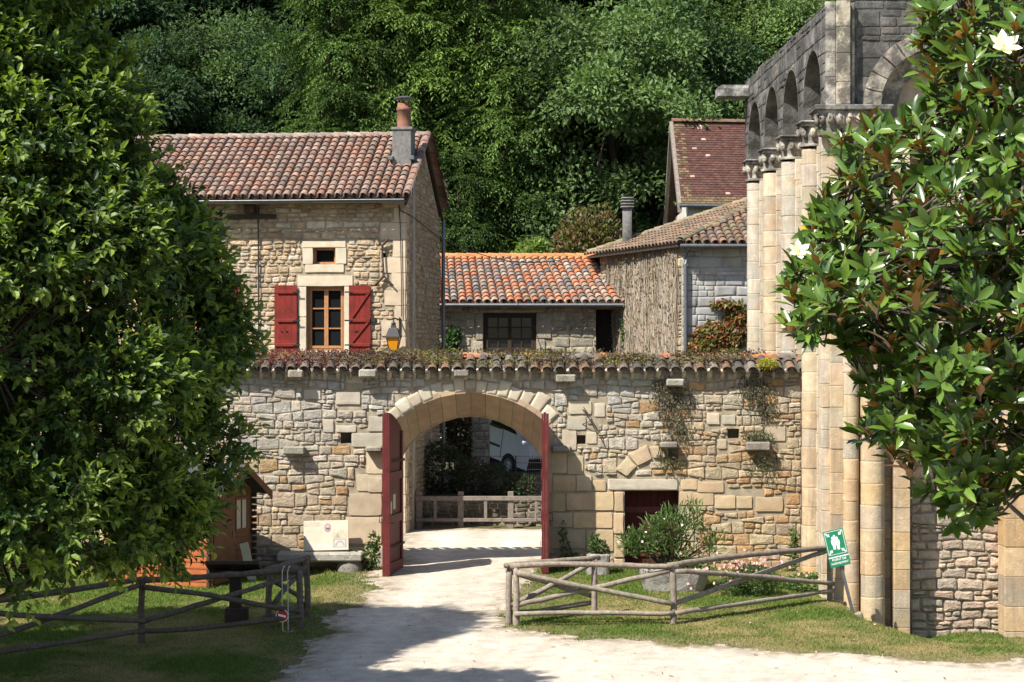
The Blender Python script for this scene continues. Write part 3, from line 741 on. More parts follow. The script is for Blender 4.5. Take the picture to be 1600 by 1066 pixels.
def window(pl, r, parent, rows, cols, mat, dpt=-.16, fw=.055, mw=.03, leaves=2, label=None):
    u0, u1, z0, z1 = r; mb = MB()
    pl.box(mb, u0, u1, z0, z0+fw, dpt-.03, dpt+.04, cf=.005); pl.box(mb, u0, u1, z1-fw, z1, dpt-.03, dpt+.04, cf=.005)
    pl.box(mb, u0, u0+fw, z0+fw, z1-fw, dpt-.03, dpt+.04, cf=.005); pl.box(mb, u1-fw, u1, z0+fw, z1-fw, dpt-.03, dpt+.04, cf=.005)
    W = (u1-u0-2*fw)/leaves
    for k in range(leaves):
        a, b = u0+fw+k*W, u0+fw+(k+1)*W; s = .05 if leaves > 1 else .0
        if leaves > 1:
            pl.box(mb, a, a+s, z0+fw, z1-fw, dpt-.02, dpt+.05, cf=.004); pl.box(mb, b-s, b, z0+fw, z1-fw, dpt-.02, dpt+.05, cf=.004)
            pl.box(mb, a+s, b-s, z0+fw, z0+fw+.06, dpt-.02, dpt+.05, cf=.004); pl.box(mb, a+s, b-s, z1-fw-.05, z1-fw, dpt-.02, dpt+.05, cf=.004)
        for i in range(1, rows):
            zz = lerp(z0+fw, z1-fw, i/rows); pl.box(mb, a+s, b-s, zz-mw/2, zz+mw/2, dpt-.015, dpt+.035)
        for j in range(1, cols):
            uu = lerp(a+s, b-s, j/cols); pl.box(mb, uu-mw/2, uu+mw/2, z0+fw, z1-fw, dpt-.014, dpt+.036)
    o = obj('window', mb, mat, parent)
    if label: o['label'] = label
    mb = MB(); pl.box(mb, u0+.01, u1-.01, z0+.01, z1-.01, dpt-.012, dpt-.004); obj('pane', mb, M['glass'], o)
    return o
window(HP, win, house, 3, 1, M['oak'], label='tall oak casement window with six panes')
window(HP, swin, house, 1, 1, M['oak'], leaves=1, label='small oak attic window')
window(HP, lwin, house, 3, 1, M['oak']); window(HP, lswin, house, 1, 1, M['oak'], leaves=1)
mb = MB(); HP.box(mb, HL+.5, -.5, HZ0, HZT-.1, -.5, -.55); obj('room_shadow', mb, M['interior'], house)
for wd in (win, lwin):
    mb = MB(); HP.box(mb, wd[0]-.05, wd[1]+.05, wd[2]-.09, wd[2]-.005, -.1, .06, (.5, .42, .32), .01); obj('sill', mb, M['ashlar'], house)
def shutter(u0, u1, z0, z1, diag, tilt):
    # ledged and braced board shutter folded back on the wall
    pl2 = HP; mb = MB(); n = 4
    for i in range(n): pl2.box(mb, lerp(u0, u1, i/n)+.002, lerp(u0, u1, (i+1)/n)-.002, z0, z1, .06, .09)
    o = obj('shutter', mb, M['redwood'], house)
    mb = MB(); zs = (z0+.14, z0+.72, z1-.2)
    for zz in zs: pl2.box(mb, u0+.02, u1-.005, zz, zz+.075, .092, .125, cf=.006)
    for a, b in ((zs[0]+.075, zs[1]), (zs[1]+.075, zs[2])):
        ua, ub = (u0+.05, u1-.06) if diag > 0 else (u1-.06, u0+.05); d = .032
        mb.hexa([pl2.pt(ua-d, a, .092), pl2.pt(ua+d, a, .092), pl2.pt(ua+d, a, .118), pl2.pt(ua-d, a, .118), pl2.pt(ub-d, b, .092), pl2.pt(ub+d, b, .092), pl2.pt(ub+d, b, .118), pl2.pt(ub-d, b, .118)])
    obj('brace', mb, M['redwood'], o)
    mb = MB(); e = u1 if diag < 0 else u0
    for zz in zs: mb = MB(); pl2.box(mb, e-.09, e+.09, zz+.02, zz+.055, .126, .134); obj('hinge', mb, M['black'], o)
    mb = MB(); pl2.box(mb, (u0+u1)/2-.12, (u0+u1)/2+.05, z0+.5, z0+.515, .094, .11); obj('latch', mb, M['black'], o)
a = HP.rect(430, 551, 465, 446); shutter(*a, -1, 0)
b = HP.rect(546, 551, 580, 446); shutter(*b, 1, 0)
shutter(a[0]-3.15, a[1]-3.15, a[2], a[3], -1, 0); shutter(b[0]-3.15, b[1]-3.15, b[2], b[3], 1, 0)
mb = MB(); HP.box(mb, b[1], b[1]+.12, b[2]+.72, b[2]+.82, .0, .07); obj('shutter_stop', mb, M['black'], house)
# roof
OV = .42
def hroof(u, t):                              # t: 0 at the front eave, 1 at the ridge, 2 at the back eave
    zt = HZT+.05; d = lerp(OV, -HD/2+.0, t) if t <= 1 else lerp(-HD/2, -HD-.12, t-1)
    ez = HZT+.07-.0; z = lerp(ez-.05, RZ, t) if t <= 1 else lerp(RZ, ez, t-1)
    return HP.pt(u, z, d)
mb = MB()
for t0, t1 in ((0, 1), (1, 2)):
    q = [hroof(HL-.2, t0), hroof(.07, t0), hroof(.07, t1), hroof(HL-.2, t1)]
    mb.hexa([q[0], q[1], q[2], q[3]]+[p+Vector((0, 0, .07)) for p in q], (.11, .08, .06))
roof = obj('roof', mb, M['darkwood'], house)
def htile(t, v, rg):
    c = rg.choice([(.27, .16, .12), (.23, .15, .12), (.19, .14, .115), (.3, .2, .15), (.24, .2, .17), (.25, .12, .085), (.15, .125, .11), (.33, .22, .17)])
    c = mix(c, (.25, .155, .115), .4); return jit(c, .14, rg)
mb = MB(); rg = random.Random(41); up = Vector((0, 0, .07))
ch0 = HP.rect(616, 250, 646, 200)
tile_roof(mb, hroof(HL-.2, 0)+up, hroof(.08, 0)+up, hroof(HL-.2, 1)+up, hroof(.08, 1)+up, .205, .27, htile, rg, .095)
tile_roof(mb, hroof(.08, 2)+up, hroof(HL-.2, 2)+up, hroof(.08, 1)+up, hroof(HL-.2, 1)+up, .41, .5, htile, rg, .19, False)
for i in range(34):
    a_, b_ = hroof(lerp(HL-.2, .1, i/34), 1)+Vector((0, 0, .1)), hroof(lerp(HL-.2,   .1, (i+1.12)/34), 1)+Vector((0, 0, .085))
    canal_tile(mb, a_, b_, Vector((0, 0, 1)), HP.n, .125, .11, jit((.27, .22, .18), .25, rg), 6)
for j in range(11):                          # verge tiles along the gable
    a_, b_ = hroof(.1, j/11)+up, hroof(.1, (j+1.1)/11)+up; canal_tile(mb, a_+Vector((0, 0, .09)), b_+Vector((0, 0, .07)), Vector((0, 0, 1)), HP.u, .11, .095, jit(htile(0, 0, rg), .1, rg), 6)
obj('roof_tile', mb, M['tile'], roof)
mb = MB()
for t0, t1 in ((0, 1), (1, 2)):
    q = [hroof(.03, t0), hroof(.09, t0), hroof(.09, t1), hroof(.03, t1)]; mb.hexa([p+Vector((0, 0, -.13)) for p in q]+[p+Vector((0, 0, -.004)) for p in q], (.1, .08, .06))
obj('bargeboard', mb, M['darkwood'], roof)
mb = MB(); pts = [hroof(HL-.2, 0)+HP.n*.09+Vector((0, 0, .0)), hroof(.05, 0)+HP.n*.09]
ax = HP.u; prof = [(math.cos(t)*.075, math.sin(t)*.075) for t in np.linspace(math.pi, 2*math.pi, 9)]
for e_ in (0, 1): pass
vs = []; fs = []
for p in pts:
    for (cx, cz) in prof: vs.append(p+HP.n*cx+Vector((0, 0, cz)))
for k in range(8): fs.append((k, k+1, 9+k+1, 9+k))
fs.append(tuple(range(9, 18))); mb.add(vs, fs); mb.tube([pts[0]+HP.n*.075, pts[1]+HP.n*.075], .012, n=6)
obj('gutter', mb, M['zinc'], house)
mb = MB(); p = SP.pt(HD+.18, HZT-.1, .08)
mb.tube([p+Vector((0, 0, .1)), p, SP.pt(HD+.02, HZT-.55, .1), SP.pt(HD+.02, HZ0, .1)], .05, n=8); obj('downpipe', mb, M['zinc'], house)
# chimney
cp = P3(631, 249, 49.85); cp = HP.pt((cp-HP.O).dot(HP.u), 0, (cp-HP.O).dot(HP.n))
zb, zt = PZ(275, 49.5), PZ(203, 49.6)
mb = MB(); mb.box(cp+Vector((0, 0, (zb+zt)/2)), (.235, .3, (zt-zb)/2), M=HP.M, cf=.02)
mb.box(cp+Vector((0, 0, zt+.03)), (.26, .33, .035), M=HP.M, cf=.012)
chim = obj('chimney', mb, M['concrete'], roof)
mb = MB(True); mb.lathe(cp+Vector((0, 0, zt+.06)), [(.19, 0), (.165, .03), (.165, .42), (.18, .43), (.18, .5), (.155, .51), (.155, .62), (.13, .62), (.13, .3)], n=18); obj('chimney_pot', mb, M['terracotta'], house)
mb = MB()
for k in range(4):
    a_ = k*math.pi/2+.4; mb.tube([cp+Vector((math.cos(a_)*.14, math.sin(a_)*.14, zt+.64)), cp+Vector((math.cos(a_)*.15, math.sin(a_)*.15, zt+.78))], .012, n=5)
mb.lathe(cp+Vector((0, 0, zt+.77)), [(.0, .02), (.24, .0), (.25, .03), (.1, .07), (0, .08)], n=14); obj('chimney_cowl', mb, M['zinc'], house)
mb = MB()
for sx in (-1, 1):
    mb = MB(); q = cp+HP.u*(sx*.26)+HP.n*.3; mb.box(q+Vector((0, 0, PZ(247, 49.5))), (.06, .12, .05), (.6, .6, .6), HP.M, .015); obj('flashing', mb, M['zinc'], house)
# timber stub under the eaves with its cable, lantern cable, iron wall tie
mb = MB(); a = HP.rect(356, 343, 432, 335); HP.box(mb, a[0], a[1], a[2], a[3], .0, .12, cf=.01); a = HP.rect(386, 334, 401, 320); HP.box(mb, *a, .0, .3, cf=.01); obj('timber_stub', mb, M['darkwood'], house)
mb = MB(); pts = [HP.uz(405, y) for y in (322, 350, 400, 460, 510, 552)]
mb.tube([HP.pt(u+R.uniform(-.01, .01), z, .07) for u, z in pts], .018, n=6)
pts = [HP.uz(x, y) for x, y in ((624, 320), (626, 350), (627, 400), (628, 450), (628, 495))]; obj('cable', mb, M['black'], house); mb = MB(); mb.tube([HP.pt(u, z, .06) for u, z in pts], .012, n=6); obj('cable', mb, M['black'], house); mb = MB()
mb.tube([HP.pt(*HP.uz(624, 320), .07), HP.pt(*HP.uz(627, 330), .08), SP.pt(.05, HP.uz(632, 336)[1], .1), SP.pt(HD, HP.uz(632, 336)[1]-.25, .09)], .014, n=6)
obj('cable', mb, M['black'], house)
mb = MB(); tp = [HP.uz(x, y) for x, y in ((598, 385), (601, 432), (587, 446), (608, 374), (589, 371), (616, 447))]
Q = [HP.pt(u, z, .1) for u, z in tp]
mb.tube([Q[0], Q[1]], .022, n=6); mb.tube([Q[0], Q[3]], .03, n=6); mb.tube([Q[0], Q[4]], .022, n=6); mb.tube([Q[1], Q[2]], .03, n=6); mb.tube([Q[1], Q[5]], .022, n=6)
obj('wall_tie', mb, M['rust'], house)
# lantern on its arm
lan = thing('wall_lantern', 'black wall lantern with amber panes at the house corner', 'lantern', tuple(HP.pt(*HP.uz(624, 505), .05)))
lc = HP.pt(*HP.uz(619, 520), .38); lc.z = 0
zl = lambda y: PZ(y, 48.3)
mb = MB(); ax_ = HP.pt(HP.uz(625, 505)[0], 0, .05); z5 = zl(497)
mb.tube([Vector((ax_.x, ax_.y, zl(496))), Vector((ax_.x, ax_.y, zl(522)))], .022, n=6); mb.tube([Vector((ax_.x, ax_.y, zl(500))), Vector((lc.x, lc.y, zl(497))), Vector((lc.x, lc.y, zl(508)))], .018, n=6)
obj('arm', mb, M['black'], lan)
mb = MB()
def frustum(mb, z0, r0, z1, r1, col=(.5, .5, .5)):
    v = [Vector((lc.x, lc.y, 0))+HP.u*(sx*r)+HP.n*(sy*r)+Vector((0, 0, z)) for z, r in ((z0, r0), (z1, r1)) for sx, sy in ((-1, 1), (1, 1), (1, -1), (-1, -1))]
    mb.hexa(v, col)
frustum(mb, zl(526), .165, zl(513), .095); frustum(mb, zl(528), .175, zl(526), .17); frustum(mb, zl(512.6), .06, zl(508), .05)
mb.lathe(Vector((lc.x, lc.y, zl(508))), [(.04, 0), (.06, .03), (.03, .07), (.0, .1)], n=8)
frustum(mb, zl(549), .095, zl(547), .1)
for sx in (-1, 1):
    for sy in (-1, 1):
        b0 = Vector((lc.x, lc.y, zl(547)))+HP.u*(sx*.095)+HP.n*(sy*.095); b1 = Vector((lc.x, lc.y, zl(527)))+HP.u*(sx*.15)+HP.n*(sy*.15); mb.tube([b0, b1], .01, n=4)
obj('lantern_frame', mb, M['black'], lan)
mb = MB(); frustum(mb, zl(547.3), .088, zl(527.6), .142); obj('lantern_glass', mb, M['amber'], lan)

# ------------------------------------------------------------------ low outbuilding with orange-red tiles
OY = 57.5
OP = Plane((0, OY, 0), (1, 0))
ob = thing('low_outbuilding', 'low stone outbuilding with orange ridge and red canal tiles', 'outbuilding', (0, OY+2, .3))
oz = OP.uz(800, 480)[1]; ou0, ou1 = OP.uz(684, 500)[0], OP.uz(984, 500)[0]
owin = OP.rect(755, 552, 838, 489); odoor = OP.rect(931, 700, 979, 482); odoor = (odoor[0], odoor[1], 3.3, odoor[3]-.02)
bay1 = (OP.uz(655, 700)[0], OP.uz(736, 700)[0], -.5, 3.0); bay2 = (OP.uz(765, 700)[0], OP.uz(905, 700)[0], -.5, 3.0)
mb = MB(); core(mb, OP, ou0-.6, ou1+.02, -.2, oz+.12, [owin, odoor, bay1, bay2], 0, -.4, (.26, .22, .17)); obj('wall_core', mb, M['mortar'], ob)
rg = random.Random(51)
oframe = [(owin[0]-.3, owin[0], owin[2]-.2, owin[2]+.35), (owin[0]-.22, owin[0], owin[2]+.35, owin[3]), (owin[1], owin[1]+.25, owin[2]-.1, owin[2]+.4), (owin[1], owin[1]+.42, owin[2]+.4, owin[3]), (owin[0]-.2, owin[1]+.25, owin[3], owin[3]+.1)]
def oblk(u, z):
    for r in [owin, odoor, bay1, bay2]+oframe:
        if r[0] < u < r[1] and r[2] < z < r[3]: return True
    return False
mb = MB(); rubble(mb, OP, ou0-.6, ou1, .2, oz+.08, oblk, lambda z, r: r.uniform(.13, .26), lambda z, h, r: h*r.uniform(1, 2.4)+.05, .04, lambda u, z, r: jit(mix((.4, .35, .27), (.3, .27, .21), r.random()), .16, r), rg)
for r in oframe: rstone(mb, OP, *r, .045, jit((.4, .35, .27), .1), .012, .1)
obj('rubble_face', mb, M['stone'], ob)
window(OP, owin, ob, 3, 2, M['darkwood'], -.1, .09, .035, 2, 'dark wooden window of twelve small panes')
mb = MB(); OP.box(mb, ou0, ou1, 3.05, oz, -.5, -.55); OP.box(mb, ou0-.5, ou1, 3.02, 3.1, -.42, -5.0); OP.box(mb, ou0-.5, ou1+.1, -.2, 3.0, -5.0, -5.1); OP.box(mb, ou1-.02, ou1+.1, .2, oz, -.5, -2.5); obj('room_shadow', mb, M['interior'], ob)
RY = OY+3.3; rz_ = PZ(404, RY); ez_ = PZ(474, OY-.35)
e0, e1 = Vector((PX(676, OY-.35)-.3, OY-.35, ez_)), Vector((PX(978, OY-.35), OY-.35, ez_)); r0, r1 = Vector((PX(676, RY)-.3, RY, rz_)), Vector((PX(934, RY), RY, rz_))
mb = MB(); dn = Vector((0, 0, -.07)); mb.hexa([e0+dn, e1+dn, r1+dn, r0+dn, e0, e1, r1, r0]); b0, b1 = Vector((r0.x, RY+2.6, ez_+.3)), Vector((r1.x+.2, RY+2.6, ez_+.3)); mb.hexa([r0+dn, r1+dn, b1+dn, b0+dn, r0, r1, b1, b0]); roof = obj('roof', mb, M['darkwood'], ob)
def otile(t, v, rg):
    k = rg.random(); a = .62 if t < .12 or v > .86 else .36
    if v > .9 and rg.random() < .85: return jit((.5, .19, .08), .12, rg)
    if k < a*.75: return jit((.36, .14, .075), .22, rg)
    return jit(rg.choice([(.2, .16, .14), (.28, .19, .15), (.15, .13, .12), (.36, .2, .13), (.3, .25, .2)]), .2, rg)
mb = MB(); tile_roof(mb, e0, e1, r0, r1, .225, .3, otile, rg, .1)
for i in range(16):
    a_, b_ = r0.lerp(r1, i/16)+Vector((0, 0, .06)), r0.lerp(r1, (i+1.1)/16)+Vector((0, 0, .05)); canal_tile(mb, a_, b_, Vector((0, 0, 1)), Vector((0, 1, 0)), .13, .115, jit((.52, .2, .08), .15, rg), 6)
for i in range(22):
    t = (i+.5)/22; p = e0.lerp(e1, t); mb.tube([p+Vector((0, -.02, .03)), p+Vector((0, .1, .06))], .05, (.45, .41, .36), 6)
obj('roof_tile', mb, M['tile'], roof)
mb = MB(); mb.tube([e0+Vector((0, -.08, -.05)), e1+Vector((.0, -.08, -.05))], .05, n=8); obj('gutter', mb, M['zinc'], ob)
mb = MB(); q = [e1+Vector((-.04, 0, .03)), e1+Vector((.04, 0, .03)), r1+Vector((.05, 0, .03)), r1+Vector((-.02, 0, .03))]; mb.hexa(q+[p+Vector((0, 0, .1)) for p in q]); obj('flashing', mb, M['panel'], ob)

# ------------------------------------------------------------------ barn with hipped mossy roof on the right
A = Vector((PX(1066, 53.5), 53.5, 0)); B = Vector((PX(945, 58.8), 58.8, 0)); BZ = PZ(383, 53.5)
BL = Plane(B, (A.x-B.x, A.y-B.y)); BF = Plane(A, (1, .05))
barn = thing('vine_barn', 'stone barn with hipped mossy tile roof and bare creeper stems on its flank', 'barn', (7, 54, .4))
LL = (A-B).length
mb = MB(); core(mb, BL, -.3, LL, -.3, BZ, [], 0, -.4, (.3, .26, .2)); core(mb, BF, .42, 7.5, -.3, BZ, [], -.005, -.4, (.33, .33, .32)); obj('wall_core', mb, M['mortar'], barn)
rg = random.Random(61); mb = MB()
rubble(mb, BL, -.3, LL, .1, BZ, lambda u, z: u > LL-.02, lambda z, r: r.uniform(.12, .24), lambda z, h, r: h*r.uniform(1, 2.4)+.05, .04, lambda u, z, r: jit(mix((.4, .33, .23), (.3, .25, .18), r.random()), .14, r), rg)
obj('rubble_face', mb, M['stone'], barn)
mb = MB(True)
rubble(mb, BF, 0.0, 7.4, .1, BZ, lambda u, z: False, lambda z, r: r.uniform(.2, .3), lambda z, h, r: r.uniform(.3, .75), .006, lambda u, z, r: jit(mix((.3, .3, .3), (.33, .31, .275), r.random()**2), .05, r), rg, .003, .015, .005, .4)
obj('plaster_face', mb, M['plaster'], barn)
ap = P3(1222, 300, 58.0); ov = .35
eA = BF.pt(0, BZ, ov)+(-BF.u*ov*.3); eB = B+BL.n*ov-BL.u*.5+Vector((0, 0, BZ)); eC = BF.pt(7.5, BZ, ov)
mb = MB(); dz = Vector((0, 0, -.06))
apR = ap+Vector((4.5, .3, 0))
for q in ([eA, eC, apR, ap], [eB, eA, ap]):
    mb.add(q+[p+dz for p in q], [tuple(range(len(q))), tuple(range(len(q), 2*len(q)))[::-1]]+[(i, i+len(q), (i+1) % len(q)+len(q), (i+1) % len(q)) for i in range(len(q))], (.12, .1, .07))
bk = [eB, ap, apR, Vector((apR.x+2, 65, BZ)), Vector((B.x, 65, BZ))]; mb.add(bk, [(0, 1, 4), (1, 2, 3, 4)], (.12, .1, .07))
roof = obj('roof', mb, M['darkwood'], barn)
def btile(t, v, rg): return jit(rg.choice([(.17, .115, .08), (.22, .13, .085), (.13, .1, .08), (.15, .12, .075), (.19, .145, .11)]), .2, rg)
mb = MB()
# front slope
side = (eC-eA).normalized()
W_ = (eC-eA).length
def clip_front(p): return False
n = int(W_/.23)
upn = (eC-eA).cross(ap-eA).normalized(); upn = upn if upn.z > 0 else -upn
upv = upn.cross(side); upv = upv if upv.z > 0 else -upv
hipd = (ap-eA); hs, hv = hipd.dot(side), hipd.dot(upv)
for i in range(n+1):
    s = i*.23
    vmax = min(hv, hv*s/hs if hs > 0 else hv)
    m = int(vmax/.32)+1
    for j in range(m):
        if j*.32 > vmax: break
        p0 = eA+side*s+upv*(j*.32-.04)+upn*(.05+rg.uniform(0, .012)); p1 = eA+side*s+upv*(j*.32+.37)+upn*.03
        canal_tile(mb, p0, p1, upn, side, .1, .085, btile(0, 0, rg), 6)
        p0 = p0+side*.115+upn*.03; p1 = p1+side*.115+upn*.03; canal_tile(mb, p0, p1, upn, side, .095, .08, mul3(btile(0, 0, rg), .6), 4, flip=True)
# flank slope
side2 = (eA-eB).normalized(); up2 = side2.cross(ap-eB).normalized(); up2 = up2 if up2.z > 0 else -up2
uv2 = up2.cross(side2); uv2 = uv2 if uv2.z > 0 else -uv2
W2 = (eA-eB).length; hs2, hv2 = (ap-eB).dot(side2), (ap-eB).dot(uv2)
for i in range(int(W2/.23)+1):
    s = i*.23; vm = hv2*s/hs2 if s < hs2 else hv2*(W2-s)/max(.01, W2-hs2)
    for j in range(int(max(0, vm)/.32)+1):
        p0 = eB+side2*s+uv2*(j*.32-.04)+up2*(.05+rg.uniform(0, .012)); p1 = eB+side2*s+uv2*(j*.32+.37)+up2*.03
        canal_tile(mb, p0, p1, up2, side2, .1, .085, btile(0, 0, rg), 5)
for (a_, b_) in ((eA, ap), (eB, ap)):
    for i in range(20):
        canal_tile(mb, a_.lerp(b_, i/20)+Vector((0, 0, .09)), a_.lerp(b_, (i+1.15)/20)+Vector((0, 0, .075)), Vector((0, 0, 1)), (b_-a_).cross(Vector((0, 0, 1))).normalized(), .13, .115, jit((.2, .16, .1), .2, rg), 6)
obj('roof_tile', mb, M['tile'], roof)
mb = MB(); mb.tube([eA+BF.n*.07+Vector((0, 0, -.04)), eC+BF.n*.07+Vector((0, 0, -.04))], .05, n=8)
p = BF.pt(.12, BZ-.1, .1); mb.tube([p+BF.n*.25, p, Vector((p.x-.05, p.y, BZ-.5)), Vector((p.x-.05, p.y, .3))], .05, n=8); obj('gutter', mb, M['zinc'], barn)
# grey flue on the far slope
fx, fy = PX(980, 58.6), 58.6
flue = MB(True); zf0, zf1 = PZ(385, fy), PZ(325, fy)
flue.box((fx, fy, (zf0+zf1)/2), (.13, .13, (zf1-zf0)/2), cf=.015)
for k in range(4): flue.box((fx, fy, zf1+.02+k*.085), (.19-.01*(k == 3), .19-.01*(k == 3), .022), cf=.01)
flue.box((fx, fy, zf1+.14), (.11, .11, .14)); obj('chimney', flue, M['concrete'], barn)
# ------------------------------------------------------------------ tall barn with steep flat-tile roof
TY = 67.0
tb = thing('tall_barn', 'tall barn with steep dark red flat tile roof beyond the hipped barn', 'barn', (6, TY+3, .8))
c0 = P3(1063, 320, TY); rgA = P3(1049, 191, TY+2.6); dirr = Vector((1, .12, 0)).normalized()
eL, eR = c0+Vector((-.05, -.35, 0)), c0+Vector((-.05, -.35, 0))+dirr*9; rL, rR = rgA, rgA+dirr*9
bkd = Vector((PX(1039, 72.5), 72.5, eL.z-.3))
mb = MB(); rg = random.Random(71)
nrm = (eR-eL).cross(rL-eL).normalized(); Ls = (rL-eL).length; nrow = int(Ls/.12)
for j in range(nrow):
    q0, q1 = eL.lerp(rL, j/nrow), eR.lerp(rR, j/nrow); ww = rg.uniform(.004, .01); n = 52
    for i in range(n):
        o_ = (.5 if j % 2 else 0)/n; a_, b_ = q0.lerp(q1, i/n+o_+.001), q0.lerp(q1, min(1, (i+1)/n+o_-.001)); u_ = (rL-eL).normalized()*.13
        t_ = nrm*(.022+rg.uniform(0, .006)); c = jit((.088, .042, .034), .25, rg)
        if rg.random() < .025: c = (.42, .3, .24)
        if j < 3 or i < 2 and rg.random() < .6: c = jit((.14, .1, .055), .3, rg)
        mb.add([a_+t_, b_+t_, b_+u_+nrm*.006, a_+u_+nrm*.006, a_, b_], [(0, 1, 2, 3), (4, 5, 1, 0)], c)
mb.hexa([eL+Vector((0, 0, -.1)), eR+Vector((0, 0, -.1)), rR+Vector((0, 0, -.1)), rL+Vector((0, 0, -.1)), eL, eR, rR, rL], (.1, .06, .045))
mb.hexa([rL+Vector((0, 0, -.1)), rR+Vector((0, 0, -.1)), bkd+dirr*9+Vector((0, 0, -.1)), bkd+Vector((0, 0, -.1)), rL, rR, bkd+dirr*9, bkd], (.1, .06, .045))
for i in range(20): canal_tile(mb, rL.lerp(rR, i/20)+Vector((0, 0, .03)), rL.lerp(rR, (i+1.1)/20)+Vector((0, 0, .02)), Vector((0, 0, 1)), Vector((0, 1, 0)), .13, .12, jit((.15, .09, .06), .2, rg), 6)
obj('roof', mb, M['flat_tile'], tb)
mb = MB(); gx0 = c0+dirr*.25
fr = [gx0, gx0+dirr*8.5]
mb.hexa([Vector((*p.xy, -.2)) for p in (gx0, gx0+dirr*8.5, gx0+dirr*8.5+Vector((0, 5.5, 0)), gx0+Vector((0, 5.5, 0)))]+[Vector((p.x, p.y, c0.z-.05)) for p in (gx0, gx0+dirr*8.5, gx0+dirr*8.5+Vector((0, 5.5, 0)), gx0+Vector((0, 5.5, 0)))], (.5, .47, .42))
gb = Vector((bkd.x+.55, bkd.y-.3, c0.z-.1)); mb.add([gx0, gb, rL+dirr*.3+Vector((0, 0, -.2)), gx0+dirr*.2, gb+dirr*.2, rL+dirr*.5+Vector((0, 0, -.2))], [(0, 2, 1), (3, 4, 5), (0, 3, 5, 2), (1, 2, 5, 4)], (.5, .47, .42))
obj('wall', mb, pmat('whitewash', None, .25, 3, .95, .3), tb)
mb = MB()
for p, q in ((eL, rL), (bkd, rL)): mb.hexa([p+Vector((-.06, 0, -.28)), p+Vector((.06, 0, -.28)), q+Vector((.06, 0, -.28)), q+Vector((-.06, 0, -.28)), p+Vector((-.06, 0, .03)), p+Vector((.06, 0, .03)), q+Vector((.06, 0, .03)), q+Vector((-.06, 0, .03))])
obj('bargeboard', mb, M['greywood'], tb)
mb = MB(); mb.tube([eL+Vector((0, -.06, -.06)), eR+Vector((0, -.06, -.06))], .06, n=8); obj('gutter', mb, M['zinc'], tb)
# overhead wire from the house
wire = MB(); a_, b_ = SP.pt(HD, HP.uz(632, 336)[1]-.25, .09), P3(900, 402, 61)
wire.tube([a_.lerp(b_, t)+Vector((0, 0, -.35*math.sin(math.pi*t))) for t in np.linspace(0, 1, 14)], .013, n=5)
tag(obj('overhead_wire', wire, M['black']), 'thin dark wire sagging from the house eaves to the outbuilding', 'wire')

# ------------------------------------------------------------------ church ruin
ch = thing('church_ruin', 'roofless church ruin with blind arcade, tall shafts and dark lichen on top', 'church', (6.5, 39, -.8))
sdir = Vector((.27, -9.9, 0)).normalized(); SO = Vector((5.80, 38.0, 0))-sdir*10.45
CS = Plane((SO.x, SO.y, 0), (sdir.x, sdir.y)); CFY = 38.0; CF = Plane((0, CFY, 0), (1, 0))
ZC, ZT = 8.96, 10.78; uY = lambda Y: (SO.y-Y)/(-sdir.y)*1.0 if False else (Y-SO.y)/sdir.y
ac = [uY(y) for y in (39.42, 41.97, 44.52, 47.07)]; AH = .97; ASP = 9.2
UP = (.15, .143, .132)
mb = MB()
afn = lambda c, h, sp: (lambda u: sp+math.sqrt(max(0, h*h-(u-c)**2)))
core(mb, CS, 0, uY(38.0), ZC, ZT, [(c-AH, c+AH, ZC-.01, afn(c, AH, ASP)) for c in ac], 0, -.5, UP)
CFX0, CFX1 = PX(1289, CFY), 12.5
bc = PX(1470, CFY); core(mb, CF, CFX0+.52, CFX1, ZC, ZT+.12, [(bc-1.08, bc+1.08, ZC-.01, afn(bc, 1.08, ZC)), (bc+2.2, bc+4.3, ZC-.01, afn(bc+3.25, 1.05, ZC))], -.16, -.5, UP)
core(mb, CF, CFX0+.62, CFX1, ZC-.6, ZT+.12, [(bc-.72, bc+.72, ZC-.61, afn(bc, .72, ZC))], -.5, -.8, (.4, .36, .29))
def ublk(u, z): return any(abs(u-c) < AH+.02 and z < afn(c, AH, ASP)(min(max(u, c-AH), c+AH))+.02 for c in ac)
rg = random.Random(85); rubble(mb, CS, 0, uY(38.0), ZC, ZT+.02, ublk, lambda z, r: r.uniform(.26, .38), lambda z, h, r: r.uniform(.4, .95), .022, lambda u, z, r: jit(UP, .3, r), rg, .004, .012, .012, .3)
CFU = Plane((0, CFY+.16, 0), (1, 0))
def fblk(u, z): return u < CFX0+.57 or any(math.hypot(u-c, z-ZC) < 1.1 for c in (bc, bc+3.25))
rubble(mb, CFU, CFX0+.5, CFX1, ZC, ZT+.14, fblk, lambda z, r: r.uniform(.26, .36), lambda z, h, r: r.uniform(.4, .95), .022, lambda u, z, r: jit(mul3(UP, .8), .3, r), rg, .004, .012, .012, .3)
for pl_, u0_, u1_, zt_, dd_ in ((CS, 0, uY(38.0), ZT+.015, -.5), (CFU, CFX0+.4, CFX1, ZT+.135, -.36)):
    u = u0_
    while u < u1_:
        w_ = rg.uniform(.3, .8); 
        if rg.random() < .8: pl_.box(mb, u, min(u+w_-.02, u1_), zt_, zt_+rg.uniform(.02, .1), dd_+rg.uniform(0, .08), rg.uniform(-.03, .03), jit(UP, .3, rg), .02)
        u += w_
obj('upper_wall', mb, M['old_stone'], ch)
mb = MB()
